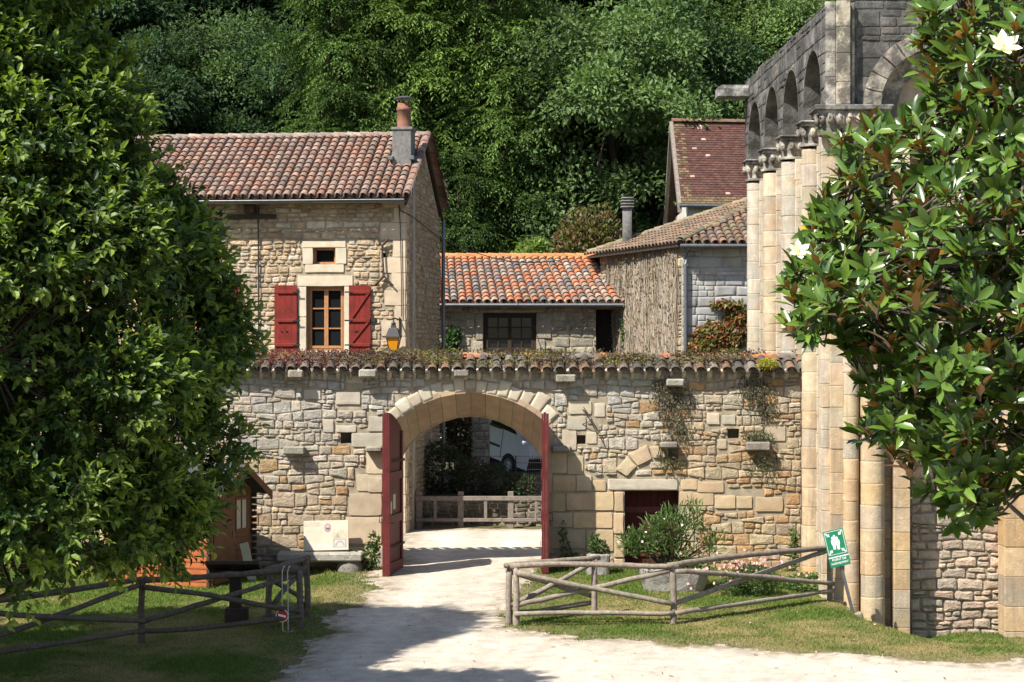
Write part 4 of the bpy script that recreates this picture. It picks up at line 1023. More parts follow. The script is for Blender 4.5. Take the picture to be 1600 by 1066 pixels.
for i in range(13):
    t0, t1 = math.pi*i/13, math.pi*(i+1)/13-.012; Rr = 1.08
    stone(mb, CFU, [(bc-Rr*math.cos(t0), ZC+Rr*math.sin(t0)), (bc-(Rr+.34)*math.cos(t0), ZC+(Rr+.34)*math.sin(t0)), (bc-(Rr+.34)*math.cos(t1), ZC+(Rr+.34)*math.sin(t1)), (bc-Rr*math.cos(t1), ZC+Rr*math.sin(t1))][::-1], .04, jit((.3, .27, .22), .2), .01, .1)
obj('arch_ring', mb, M['old_stone'], ch)
mb = MB()      # corner buttress strips above the capital
for a, b, d, c in ((CFX0-.0, CFX0+.2, .0, (.4, .37, .32)), (CFX0+.2, CFX0+.46, .1, (.5, .44, .34)), (CFX0+.46, CFX0+.56, -.06, (.42, .38, .31))):
    z = ZC
    while z < ZT-.05:
        h = min(R.uniform(.4, .55), ZT+.1-z); CF.box(mb, a+.003, b-.003, z+.003, z+h-.003, d, -.55, jit(c, .12), .008); z += h
obj('corner_buttress', mb, M['old_stone'], ch)
mb = MB(); rg = random.Random(81)
rubble(mb, CS, 0, uY(38.3), -.6, ZT-.3, lambda u, z: False, lambda z, r: .42, lambda z, h, r: r.uniform(.5, .9), .02, lambda u, z, r: jit((.4, .33, .24), .16, r), rg, .005, .0, .01, .1)
ob_ = Plane(CS.pt(0, 0, -.62), CS.u); mb.v = [tuple(Vector(v)-CS.n*.6) for v in mb.v]
CSb = Plane(CS.pt(0, 0, -.6), CS.u); core(mb, CSb, 0, uY(38.3), -1.5, ZT, [], 0, -.5, (.3, .26, .2))
obj('niche_wall', mb, M['drum'], ch)
mb = MB(); CF.box(mb, CFX0+.6, CFX1, -1.6, ZT, -.8, -1.4, (.36, .31, .24)); CF.box(mb, CFX0+.5, PX(1398, CFY), -1.6, ZC, -.45, -.9, (.36, .3, .22)); obj('inner_core', mb, M['drum'], ch)
def dcol(z, k=0.0):
    t = R.random(); w_ = float(np.clip(1.1-(z+1)/6, 0, 1)); c = mix((.42, .355, .26), (.43, .295, .16), w_*.9*R.random()+.15)
    c = mix(c, (.44, .27, .13), R.random()**2*w_*.9)
    if R.random() < .22: c = mix(c, (.3, .27, .22), .6)
    return jit(c, .16)
def drums(name, cx, cy, r, z0, z1, label=None, a0=math.radians(90), a1=math.radians(360), hs=(.34, .45), tint=None):
    mb = MB(True); z = z0
    while z < z1-.02:
        h = min(R.uniform(*hs), z1-z)
        if z1-z-h < .12: h = z1-z
        c = dcol(z) if tint is None else jit(mix(dcol(z), tint, .6), .1); g = .006; q = R.uniform(.985, 1.0); dx, dy = R.uniform(-.006, .006), R.uniform(-.006, .006)
        mb.lathe((cx+dx, cy+dy, z), [(r*q-.02, .0), (r*q-.004, .0), (r*q, .005), (r*q, .03), (r*q, h-.03), (r*q, h-.005), (r*q-.004, h), (r*q-.02, h)], c, 20, a0, a1); z += h
    return obj(name, mb, M['drum'], ch)
def blocks(name, pl, u0, u1, z0, z1, d0, d1, hs=(.34, .45), tint=None, cf=.008):
    mb = MB(); z = z0
    while z < z1-.02:
        h = min(R.uniform(*hs), z1-z)
        if z1-z-h < .12: h = z1-z
        c = dcol(z) if tint is None else jit(mix(dcol(z), tint, .6), .1); e = R.uniform(-.008, .008)
        pl.box(mb, u0, u1, z+.003, z+h-.003, d0+e, d1, c, cf); z += h
    return obj(name, mb, M['drum'], ch)
def capital(px_, py_, w0, w1, h, pl):
    # foliate capital: bell, two curled leaves and abacus on a pier at plane coords u, depth
    mb = MB(True); c = pl.pt(px_, 0, py_); b = Vector((c.x, c.y, ZC-h))
    mb.lathe(b, [(w0+.04, 0), (w0+.05, .04), (w0, .06), (w0*1.02, h*.3), (w0*1.25, h*.6), (w1*.95, h*.78)], jit((.36, .33, .28), .1), 16)
    for k in range(7):
        a_ = math.radians(80+k*36)
        p = b+Vector((math.cos(a_)*(w0+.05), math.sin(a_)*(w0+.05), h*.35)); q = b+Vector((math.cos(a_)*(w1+.02), math.sin(a_)*(w1+.02), h*.66))
        mb.tube([p, p.lerp(q, .6)+Vector((0, 0, .05)), q, q+Vector((math.cos(a_)*.02, math.sin(a_)*.02, -.07))], [.05, .06, .045, .03], jit((.4, .36, .3), .12), 6)
    pl.box(mb, px_-w1-.03, px_+w1+.03, ZC-h*.22, ZC-h*.1, py_-w1-.25, py_+w1*.95, jit((.3, .28, .25), .1), .015)
    pl.box(mb, px_-w1-.07, px_+w1+.07, ZC-h*.1, ZC-.003, py_-w1-.25, py_+w1*1.1, jit((.26, .25, .23), .1), .02)
    return obj('capital', mb, M['old_stone'], ch)
piers = [uY(y) for y in (40.68, 43.24, 45.8, 48.3)]
for i, u in enumerate(piers):
    gz = -.6; gt = (.4, .38, .33) if i % 2 else None
    blocks('pier', CS, u-.30, u+.30, gz, ZC-.5, -.27, -.62, tint=(.46, .42, .35))
    blocks('pier', CS, u+.31, u+.42, gz, ZC-.5, -.38, -.62, tint=(.48, .42, .33))
    c = CS.pt(u, 0, -.25); drums('shaft', c.x, c.y, .235, gz, ZC-.55, tint=gt)
    capital(u, -.25, .235, .285, .5, CS)
    if i < 3:
        um = u+ (piers[i+1]-u)*0.5
for u in [a for a in ac[:3]]:
    blocks('niche_strip', CS, u-.16, u+.16, -.6, ZC-.35, -.44, -.62, tint=(.44, .38, .3))
# corner cluster
blocks('pier', CF, PX(1284, 38.3), PX(1297, 38.3), -.5, ZC-.4, -.3, -.7, tint=(.48, .42, .33))
blocks('pier', CF, PX(1297.5, 38.2), PX(1318, 38.2), -.62, ZC-.4, -.2, -.7)
drums('shaft', PX(1329, 38.25), 38.25, .155, -.7, ZC-.45, a0=math.radians(120), a1=math.radians(420))
drums('shaft', PX(1363.5, 38.15), 38.15, .225, -.95, ZC-.45, a0=math.radians(120), a1=math.radians(420), hs=(.36, .46))
mb = MB(); CF.box(mb, PX(1276, CFY), PX(1386, CFY), ZC-.2, ZC-.11, .1, -.7, (.33, .31, .28), .015); CF.box(mb, PX(1272, CFY), PX(1392, CFY), ZC-.11, ZC-.003, .16, -.7, (.25, .24, .22), .02)
CF.box(mb, PX(1282, CFY), PX(1378, CFY), ZC-.42, ZC-.2, .0, -.7, (.38, .35, .29), .03); obj('impost_moulding', mb, M['old_stone'], ch)
c_ = CF
for px_ in (1298, 1329, 1364): capital(PX(px_, 38.15), -.14, .2, .27, .56, CF)
CFR = Plane((0, 38.62, 0), (1, 0))
blocks('pilaster', CF, PX(1398, CFY), PX(1423, CFY), -1.1, ZC-.4, -.05, -.7)
blocks('pilaster', CF, PX(1571, CFY), PX(1640, CFY), -1.3, ZC-.4, -.05, -.7, (.45, .6))
blocks('pilaster', CF, PX(1383, 38.3), PX(1398, 38.3), -1.0, ZC-.4, -.42, -.7)
mb = MB(); rg = random.Random(83)
rubble(mb, CFR, PX(1422, 38.6), 12, -1.4, ZC-.3, lambda u, z: False, lambda z, r: r.uniform(.13, .24), lambda z, h, r: h*r.uniform(1.1, 2.6)+.05, .06, lambda u, z, r: jit(mix(mix((.44, .35, .25), (.4, .27, .2), r.random()), (.36, .32, .27), r.random()*.6), .15, r), rg)
core(mb, CFR, PX(1400, 38.6), 12, -1.6, ZC, [], 0, -.2, (.3, .25, .18)); obj('rubble_face', mb, M['stone'], ch)
mb = MB(); x0 = PX(1118, 48.4); b0 = Vector(((x0+5.75)/2, 48.15, PZ(148, 48.4)))
mb.box(b0, ((5.75-x0)/2, .3, .12), (.34, .33, .31), None, .02); mb.box(b0+Vector((-.05, 0, .14)), ((5.75-x0)/2-.12, .26, .02), (.3, .3, .28), None, .01); obj('stone_ledge', mb, M['old_stone'], ch)

# ------------------------------------------------------------------ foliage tools
def unit(a): return a/np.maximum(1e-9, np.linalg.norm(a, axis=1, keepdims=True))
class Leaves:
    def __init__(s): s.V = []; s.T = []; s.Q = []; s.C = []; s.n = 0
    def add(s, P, D, N, L, W, col, kind='kite', fold=.25, curl=.15):
        P = np.asarray(P, float); n = len(P)
        if n == 0: return
        D = unit(np.asarray(D, float)); N = np.asarray(N, float); S = unit(np.cross(D, N)); U = np.cross(S, D)
        L = np.broadcast_to(np.asarray(L, float), (n,))[:, None]; W = np.broadcast_to(np.asarray(W, float), (n,))[:, None]; col = np.broadcast_to(np.asarray(col, float), (n, 3))
        i = np.arange(n)+0
        if kind == 'kite':
            vs = [P, P+D*L*.45+S*W*.5+U*W*fold, P+D*L-U*L*curl, P+D*L*.45-S*W*.5+U*W*fold]
            o = s.n; s.V += vs; s.C += [col*.9, col, col*1.1, col]
            s.T.append(np.stack([o+i, o+n+i, o+2*n+i], -1)); s.T.append(np.stack([o+i, o+2*n+i, o+3*n+i], -1)); s.n += 4*n
        else:
            m1 = P+D*L*.33; m2 = P+D*L*.7-U*L*curl*.35; tip = P+D*L-U*L*curl
            vs = [P, m1, m2, tip, m1+S*W*.46+U*W*fold, m1-S*W*.46+U*W*fold, m2+S*W*.42+U*W*fold*.8, m2-S*W*.42+U*W*fold*.8]
            o = s.n; s.V += vs; s.C += [col*.9, col, col*1.03, col*1.08, col, col, col*1.03, col*1.03]; g = lambda k: o+k*n+i
            s.T += [np.stack([g(0), g(4), g(1)], -1), np.stack([g(0), g(1), g(5)], -1), np.stack([g(2), g(6), g(3)], -1), np.stack([g(2), g(3), g(7)], -1)]
            s.Q += [np.stack([g(1), g(4), g(6), g(2)], -1), np.stack([g(1), g(2), g(7), g(5)], -1)]; s.n += 8*n
    def mesh(s, name, smooth=False):
        fs = [np.concatenate(s.T)] if s.T else []
        if s.Q: fs.append(np.concatenate(s.Q))
        return np_mesh(name, np.concatenate(s.V), fs, np.concatenate(s.C), smooth)
def sph(g, n): return unit(g.normal(size=(n, 3)))
def ball(g, n, shell=.5): return sph(g, n)*(shell+(1-shell)*g.random((n, 1)))**.8
def pick(g, n, cols, var=.2):
    c = np.array(cols)[g.integers(0, len(cols), n)]; return c*(1+g.uniform(-var, var, (n, 1)))
def bush(lv, g, c, r, n, L, W, cols, kind='kite', up=.4, shell=.55, droop=0, var=.25):
    # one soft mass of leaves inside an ellipsoid
    d = ball(g, n, shell); P = np.asarray(c)+d*np.asarray(r); D = unit(d+g.normal(0, .6, (n, 3))+np.array([0, 0, up-droop])); N = unit(d*.5+g.normal(0, .5, (n, 3))+np.array([0, 0, .7]))
    lv.add(P, D, N, L*g.uniform(.7, 1.25, n), W*g.uniform(.75, 1.2, n), pick(g, n, cols, var), kind)

# ------------------------------------------------------------------ woodland trees on the hill behind
def limb_tree(mb, g, H, r0, tips, fork=.35):
    base = Vector((0, 0, -.6)); top = Vector((g.uniform(-.4, .4), g.uniform(-.4, .4), H*.8))
    tr = [base.lerp(top, t)+Vector((g.normal()*.12, g.normal()*.12, 0))*t for t in np.linspace(0, 1, 8)]
    mb.tube(tr, [r0*(1.25 if i == 0 else 1-.8*i/7) for i in range(8)], n=8, rough=.06)
    for tip in tips:
        t = Vector(tip); k = max(.12, min(.92, (t.z/H)*.62+g.uniform(-.08, .08))); i = k*7; a = tr[int(i)].lerp(tr[min(7, int(i)+1)], i-int(i))
        mid = a.lerp(t, .5)+Vector((g.normal()*.2, g.normal()*.2, -.25)); rr = r0*(1-.8*k)*.5
        mb.tube([a, mid, t], [rr, rr*.6, rr*.25], n=5, rough=.08)
def wood_mesh(seed, H, Rc, zb, nlobe, nclump, nleaf, L, cols, style):
    g = rnd_np(seed); lv = Leaves(); tips = []
    cz = lerp(zb, H, .5); hz = (H-zb)/2
    for _ in range(nlobe):
        d = sph(g, 1)[0]; k = g.uniform(.35, .82); wz = d[2]*k
        taper = math.sqrt(max(.1, 1-wz*wz)) if style != 'frond' else max(.18, 1.0-(wz*.5+.5)*.85)
        c = np.array([d[0]*Rc*k*taper, d[1]*Rc*k*taper, cz+wz*hz*1.05]); tips.append(c)
        rl = Rc*g.uniform(.28, .42)*(.8 if style == 'frond' else 1); lobe_t = g.uniform(.75, 1.3)
        for _ in range(nclump):
            q = sph(g, 1)[0]; q[2] = abs(q[2])*.9-.35*(g.random() < .4); cc = c+q*rl*g.uniform(.7, 1.05)*np.array([1, 1, .8]); tint = lobe_t*g.uniform(.8, 1.25)
            cl = np.array(cols)*tint
            if style == 'frond':
                nf = 7
                for _f in range(nf):
                    out = unit((q*np.array([1, 1, .2])+g.normal(0, .5, 3))[None])[0]; m = max(6, nleaf//nf); t = np.linspace(0, 1, m); ln = g.uniform(.6, 1.05)
                    ax = cc+out*t[:, None]*ln+np.array([0, 0, 1])*(.35*t-.75*t*t)[:, None]*ln
                    sd_ = unit(np.cross(np.tile(out, (m, 1)), [[0, 0, 1.0]]))*np.where(np.arange(m) % 2, 1, -1)[:, None]
                    lv.add(ax, sd_*.8+out*.5+np.array([0, 0, -.45])+g.normal(0, .2, (m, 3)), np.array([[0, 0, 1.0]])+g.normal(0, .25, (m, 3)), L*g.uniform(.8, 1.3, m), L*.42, pick(g, m, cl, .18))
            else:
                d = ball(g, nleaf, .3); P = cc+d*np.array([.62, .62, .42])*Rc/4*1.1
                D = unit(d+q*.5+g.normal(0, .55, (nleaf, 3))+np.array([0, 0, -.15])); N = unit(q*.6+g.normal(0, .45, (nleaf, 3))+np.array([0, 0, .8]))
                lv.add(P, D, N, L*g.uniform(.7, 1.3, nleaf), L*.6, pick(g, nleaf, cl, .2))
    tb_ = MB(True); limb_tree(tb_, g, H, H*.022, tips[:14]); return lv.mesh('crown'), tb_
DK = [(.034, .062, .031), (.044, .076, .034), (.028, .053, .027)]; MD = [(.078, .124, .052), (.092, .138, .056), (.064, .106, .045)]; LT = [(.09, .145, .042), (.108, .168, .048), (.072, .122, .036)]
protos = {}
for key, a in {'dark': (101, 13, 4.2, 2.5, 24, 15, 95, .2, DK, 'broad'), 'mid': (102, 12, 4.0, 1.5, 25, 16, 115, .165, MD, 'broad'), 'feather': (103, 17, 2.7, .8, 40, 14, 126, .14, LT, 'frond'), 'dark2': (104, 15, 4.6, 3.5, 25, 14, 72, .26, DK, 'broad'), 'feather2': (105, 14, 2.3, .5, 34, 13, 119, .14, [tuple(x*.72 for x in c) for c in LT], 'frond')}.items():
    cr, tr = wood_mesh(*a); protos[key] = (cr, tr.mesh('trunk'))
    protos[key][0].materials.append(M['farleaf']); protos[key][1].materials.append(M['bark'])
KIND = {'dark': ('broadleaf_tree', 'dark broadleaf tree'), 'dark2': ('broadleaf_tree', 'tall dark broadleaf tree'), 'mid': ('broadleaf_tree', 'dense mid green broadleaf tree'), 'feather': ('feathery_tree', 'tall light green feathery tree'), 'feather2': ('feathery_tree', 'slender feathery tree')}
def wood(key, px, Y, sc, rz, label):
    X = PX(px, Y); z = float(zg(X, Y)); Y += 6; X = PX(px, Y); z = float(zg(X, Y)); r = thing(KIND[key][0], label, 'tree', (X, Y, z), 'trees of the wooded hillside'); r.rotation_euler = (0, 0, rz); r.scale = (sc, sc, sc*1.0)
    for nm, me in zip(('crown', 'trunk'), protos[key]):
        o = bpy.data.objects.new(nm, me); C.objects.link(o); o.parent = r
woods = [
 ('dark', 60, 73, 1.0, 1.3, 'dark broadleaf tree at the left behind the huge foreground tree'),
 ('dark2', 30, 90, 1.15, 2.3, 'tall dark tree in the second row at the left edge'),
 ('dark', 230, 72, 1.15, .3, 'dark broadleaf tree rising just left behind the house roof'),
 ('mid', 330, 76, 1.2, 1.1, 'blue green broadleaf tree showing above the middle of the house ridge'),
 ('dark', 440, 74, 1.1, 2.0, 'dark tree above the house ridge, left of the light feathery trees'),
 ('feather', 530, 68.5, 1.2, .5, 'light green feathery tree left of the chimney pot'),
 ('feather', 672, 69, 1.45, 2.2, 'tallest light feathery tree directly right of the chimney pot'),
 ('feather', 765, 68.5, 1.25, 1.0, 'slender feathery tree above the left part of the orange ridge'),
 ('feather2', 598, 68, 1.25, 2.6, 'low feathery tree peeping out behind the chimney'),
 ('feather2', 715, 66.5, .85, 3.1, 'short feathery tree low beside the house gable'),
 ('feather2', 838, 68, 1.05, 4.0, 'feathery tree directly left of the broad leafy tree'),
 ('mid', 940, 69, 1.4, .7, 'broad mid green leafy tree above the grey flue'),
 ('mid', 850, 74, 1.35, 3.9, 'mid green tree between the feathery trees and the broad leafy one'),
 ('dark', 1045, 75, 1.2, 4.4, 'dark tree directly left of the tall barn gable'),
 ('feather2', 1120, 80, 1.4, 5.0, 'pale feathery tree over the tall barn roof'),
 ('mid', 1190, 79, 1.2, 2.9, 'dark tree behind the church wall top'),
 ('dark', 1290, 78, 1.0, 1.9, 'dark tree hidden behind the church corner'),
 ('dark2', 150, 82, 1.0, 5.1, 'tall dark tree in the second row far left'),
 ('dark2', 290, 86, 1.05, .9, 'second row dark tree above the left end of the house'),
 ('dark2', 410, 84, 1.0, 3.3, 'second row dark tree over the house ridge centre'),
 ('dark', 500, 84, 1.05, 4.1, 'second row dark tree left of the feathery crowns'),
 ('dark2', 610, 87, 1.0, 1.5, 'second row dark tree high above the chimney'),
 ('dark', 730, 86, 1.1, 2.5, 'second row dark tree filling the gap right of the tallest feathery tree'),
 ('dark2', 850, 84, 1.0, .2, 'second row dark tree with bare stems above the broad leafy tree'),
 ('dark2', 970, 86, 1.0, 5.6, 'second row dark tree near the frame top, left of the barn'),
 ('dark', 1080, 90, 1.1, 3.0, 'second row dark tree high above the barn roof'),
 ('dark2', 1180, 92, 1.1, 1.2, 'second row dark tree over the church ledge'),
 ('dark2', 230, 100, 1.1, 2.2, 'topmost hillside tree at the upper left'),
 ('dark', 380, 101, 1.15, 4.8, 'topmost hillside tree above the house centre'),
 ('mid', 520, 103, 1.1, .1, 'topmost hillside tree left of centre'),
 ('dark2', 660, 102, 1.1, 2.8, 'topmost hillside tree above the chimney'),
 ('dark', 800, 101, 1.15, 5.9, 'topmost hillside tree at the centre'),
 ('mid', 930, 102, 1.15, 1.7, 'topmost hillside tree right of centre'),
 ('dark2', 1060, 104, 1.15, 3.6, 'topmost hillside tree above the barn'),
 ('dark', 1190, 106, 1.2, 4.6, 'topmost hillside tree above the church')]
for a in woods: wood(*a)
# undergrowth at the hill foot
g = rnd_np(300); lv = Leaves()
for _ in range(150):
    x, y = g.uniform(-17, 9), g.uniform(70.5, 76); bush(lv, g, (x, y, float(zg(x, y))+g.uniform(.3, 2.2)), (1.1, .8, 1.0), 130, .26, .16, DK+MD[:1])
tag(obj('undergrowth', lv.mesh('undergrowth'), M['farleaf']), 'dark leafy undergrowth along the foot of the wooded hill', 'undergrowth', kind='stuff')

# ------------------------------------------------------------------ moss and plants on and against the walls
g = rnd_np(310); lv = Leaves(); n = 17000
u = g.uniform(W_U0, W_U1, n); t = g.random(n)**.8; Yc = 41.84+.74*t; Zc = 4.07+.29*np.minimum(t, 1)+.02
den = fbm(u*1.3, t*2, 60); left = 1-sstep(-4.6, -2.0, u); k = (den+.25*left+.12*g.random(n)-.1*sstep(1.5, 4, u)) > .5
u, Yc, Zc = u[k], Yc[k], Zc[k]; n = len(u); sel = fbm(u*.9+5, Yc*3, 61)
cols = np.where((sel < .42)[:, None], np.array([[.1, .08, .04]]), np.where((sel < .56)[:, None], np.array([[.16, .14, .05]]), np.array([[.085, .055, .035]])))
lf = (1-sstep(-4.8, -2.2, u))[:, None]*(g.random((n, 1)) < .75); cols = cols*(1-lf)+np.array([[.16, .055, .06]])*lf
h = g.uniform(0, .1, n); Yc = Yc-.03*g.random(n)
lv.add(np.stack([u+g.normal(0, .02, n), Yc-.02, Zc+h], -1), sph(g, n)+np.array([0, -.4, .6]), sph(g, n)+np.array([0, -.3, .6]), g.uniform(.03, .07, n), g.uniform(.025, .05, n), cols*g.uniform(.6, 1.4, (n, 1)))
bush(lv, g, (5.2, 41.75, 4.16), (.22, .12, .1), 350, .05, .035, [(.3, .28, .02)])
tag(obj('moss', lv.mesh('moss'), M['leaf']), 'mats of moss and reddish stonecrop growing over the wall capping', 'moss', kind='stuff')

def on_wall(lv, g, pl, spots, L, W, cols, dpt=.1, hang=.5, kind='kite', stems=None):
    for (px, py, rx, ry, n) in spots:
        u0, z0 = pl.uz(px, py); s = 42/F
        d = ball(g, n, .0); P = np.array([pl.pt(u0+a*rx*s, z0+b*ry*s, abs(c)*dpt*(1-a*a*.5)+.03) for a, b, c in d])
        nn = np.array(pl.n)[None]; D = g.normal(0, .6, (n, 3))+np.array([0, 0, -hang])+nn*.3
        lv.add(P, D, nn+g.normal(0, .5, (n, 3))+np.array([0, 0, .3]), L*g.uniform(.6, 1.3, n), W*g.uniform(.7, 1.2, n), pick(g, n, cols, .3), kind)
        if stems is not None:
            for _ in range(max(3, n//60)):
                a, b = g.uniform(-.7, .7), g.uniform(-.2, .9); p = pl.pt(u0+a*rx*s, z0+b*ry*s, .04); q = pl.pt(u0+a*rx*s+g.normal()*.06, z0+(b-.8)*ry*s, .07); stems.tube([p, p.lerp(q, .5)+pl.n*.03, q], .006, (.2, .17, .13), 4)
def wallplant(name, label, pl, spots, L, W, cols, dpt=.1, hang=.5, seed=1, cat='plant', stemcol=True):
    g = rnd_np(seed); lv = Leaves(); st = MB(); on_wall(lv, g, pl, spots, L, W, cols, dpt, hang, stems=st)
    u0, z0 = pl.uz(spots[0][0], spots[0][1]); r = thing(name, label, cat, tuple(pl.pt(u0, z0, 0)))
    obj('foliage', lv.mesh('foliage'), M['leaf'], r)
    if st.v: obj('stem', st, M['bark'], r)
GY_ = [(.11, .11, .07), (.15, .13, .095), (.09, .1, .05), (.19, .16, .12)]
wallplant('wall_plant', 'grey green plant hanging under the capping above the small door', WP, [(1052, 625, 40, 40, 900), (1060, 672, 28, 34, 420), (1030, 605, 20, 22, 250)], .06, .022, GY_, .12, .7, 321)
wallplant('wall_plant', 'plant hanging from the corbel directly over the small door lintel', WP, [(1046, 715, 24, 28, 420), (1038, 690, 14, 7, 120)], .055, .022, GY_+[(.2, .19, .04)], .14, .6, 322)
wallplant('wall_plant', 'grey trailing plant under the capping beside the church shafts', WP, [(1180, 610, 36, 36, 800), (1198, 640, 22, 24, 300)], .06, .022, GY_, .1, .7, 323)
wallplant('wall_plant', 'green tuft on the corbel near the church with grey stems below', WP, [(1184, 682, 28, 13, 420), (1190, 722, 36, 26, 300)], .055, .022, [(.07, .11, .04), (.1, .12, .06), (.15, .14, .1)], .22, .3, 324)
wallplant('ivy', 'green ivy on the left end of the outbuilding wall beside the house', OP, [(708, 528, 20, 26, 500), (698, 545, 22, 14, 260)], .1, .09, [(.035, .075, .02), (.05, .1, .025)], .25, .3, 325)
wallplant('ivy', 'strip of ivy climbing the barn corner beside the dark doorway', Plane((PX(975, 57.3), 57.3, 0), (1, .0)), [(977, 520, 7, 38, 420), (979, 548, 7, 14, 160)], .1, .09, [(.035, .08, .02), (.05, .1, .025)], .2, .3, 326)
wallplant('creeper', 'reddish autumn tinted creeper spreading over the grey barn front', BF, [(1115, 530, 46, 38, 1700), (1150, 510, 32, 44, 1100), (1135, 476, 36, 8, 260), (1090, 545, 26, 18, 500)], .13, .11, [(.2, .1, .03), (.16, .14, .035), (.1, .12, .03), (.24, .07, .03), (.12, .075, .03)], .3, .5, 327)
wallplant('wall_plant', 'green weeds at the foot of the church piers beside the sign', CS, [(1248, 860, 14, 45, 240), (1240, 890, 16, 20, 140)], .09, .05, [(.06, .12, .03), (.09, .13, .04)], .2, .2, 328)
# bare creeper stems on the barn flank
g = rnd_np(330); mb = MB()
for _ in range(480):
    u = g.uniform(.15, LL-.25)
    z0, z1 = g.uniform(.4, 4.6), BZ-g.uniform(0, 1.8)*(1-.5*u/LL); pts = []; n = 9; off = 0
    for i in range(n): off += g.normal()*.06; pts.append(BL.pt(u+off, lerp(z0, z1, i/(n-1)), .05+.05*g.random()))
    mb.tube(pts, [.007+.012*g.random()**2]*n, jit((.26, .215, .165), .4), 4, False)
r = thing('creeper', 'dry leafless creeper stems covering the barn flank', 'creeper', tuple(BL.pt(LL/2, .4, .1)))
obj('stem', mb, M['print'], r)
lv = Leaves(); n = 900; P = np.array([BL.pt(g.uniform(.1, LL-.2), g.uniform(4.2, BZ), .1+.08*g.random()) for _ in range(n)])
lv.add(P, sph(g, n)+np.array([0, 0, -.8]), sph(g, n)+np.array(BL.n), .08, .05, pick(g, n, [(.22, .16, .1), (.17, .13, .08)], .3)); obj('foliage', lv.mesh('foliage'), M['leaf'], r)

def plant(name, label, cat, base, masses, L, W, cols, kind='kite', seed=1, stems=6, up=.5, flowers=None, group=None, sh=.45):
    g = rnd_np(seed); lv = Leaves(); st = MB(); base = Vector(base); r = thing(name, label, cat, tuple(base), group)
    for (dx, dy, dz, rx, ry, rz, n) in masses:
        bush(lv, g, (base.x+dx, base.y+dy, base.z+dz), (rx, ry, rz), n, L, W, cols, kind, up, sh)
        for _ in range(stems):
            d = sph(g, 1)[0]*.6; q = base+Vector((dx+d[0]*rx, dy+d[1]*ry, dz+d[2]*rz)); st.tube([base+Vector((g.normal()*.04, g.normal()*.04, -.03)), base.lerp(q, .5)+Vector((g.normal()*.05, 0, .03)), q], [.014, .01, .005], (.15, .12, .08), 5)
    obj('foliage', lv.mesh('foliage'), M['leaf'], r); obj('stem', st, M['bark'], r)
    if flowers:
        for (cs, n, sz) in flowers:
            fl = Leaves()
            for _ in range(n):
                m = masses[g.integers(len(masses))]; d = sph(g, 1)[0]; d[2] = abs(d[2]); d[1] = -abs(d[1]); c = np.array([base.x+m[0]+d[0]*m[3], base.y+m[1]+d[1]*m[4], base.z+m[2]+d[2]*m[5]])
                k = 5; a = np.arange(k)*2*np.pi/k+g.uniform(0, 6); ax = unit((d+g.normal(0, .3, 3))[None])[0]; e1 = unit(np.cross(ax, [[.3, .2, 1.0]]))[0]; e2 = np.cross(ax, e1)
                D = np.cos(a)[:, None]*e1+np.sin(a)[:, None]*e2+ax*.35; fl.add(np.tile(c, (k, 1)), D, np.tile(ax, (k, 1)), sz, sz*.75, pick(g, k, cs, .1))
            obj('blossom', fl.mesh('blossom'), M['petal'], r)
    return r
x, y = PX(915, 64.5), 64.5
plant('smoke_bush', 'olive and reddish rounded shrub behind the outbuilding ridge by the flue', 'shrub', (x, y, float(zg(x, y))), [(0, 0, 6.8, 1.1, .9, 1.75, 2600), (-.55, 0, 6.6, .65, .7, 1.25, 1000), (.6, 0, 7.0, .65, .7, 1.55, 1200)], .16, .1, [(.1, .11, .03), (.14, .09, .04), (.08, .1, .028), (.16, .1, .05)], seed=341, stems=5)
x, y = PX(836, 63.5), 63.5
plant('shrub', 'small bright green shrub just above the orange ridge', 'shrub', (x, y, float(zg(x, y))), [(0, 0, 7.05, .5, .4, .42, 500)], .17, .11, [(.13, .2, .04), (.16, .22, .06)], seed=342, stems=4)
# ------------------------------------------------------------------ courtyard behind the gate
def bankz(x, y): return np.interp(y, [50.3, 50.6, 52.5, 70], [.72, .86, 1.0, 1.3])+.12*(fbm(x*2, y*2, 71)-.5)
bx_, by_ = np.meshgrid(np.linspace(-2.2, 4.3, 40), np.linspace(50.32, 68, 70)); ib = np.arange(bx_.size).reshape(bx_.shape)
bq = np.stack([ib[:-1, :-1], ib[:-1, 1:], ib[1:, 1:], ib[1:, :-1]], -1).reshape(-1, 4)
bank = tag(obj('garden_ground', np_mesh('garden_ground', np.stack([bx_, by_, bankz(bx_, by_)], -1).reshape(-1, 3), [bq], np.tile([.1, .085, .055], (bx_.size, 1)), True), ground_mat), kind='structure')
RW = Plane((0, 50.3, 0), (1, 0)); rwall = thing('retaining_wall', 'low drystone retaining wall, stones darkened as shade, behind the grey courtyard railing', 'wall', (.8, 50.4, .2))
mb = MB(); core(mb, RW, -2.2, 4.3, -.2, .85, [], 0, -.3, (.2, .17, .13)); obj('wall_core', mb, M['mortar'], rwall)
mb = MB(); rg = random.Random(91); rubble(mb, RW, -2.2, 4.3, -.05, .88, lambda u, z: False, lambda z, r: r.uniform(.1, .17), lambda z, h, r: h*r.uniform(1, 3)+.05, .05, lambda u, z, r: jit((.14, .125, .1), .2, r), rg); obj('rubble_face', mb, M['stone'], rwall)  # stones coloured dark to stand for the courtyard shade
DG = [(.022, .045, .018), (.035, .06, .022), (.05, .045, .02)]
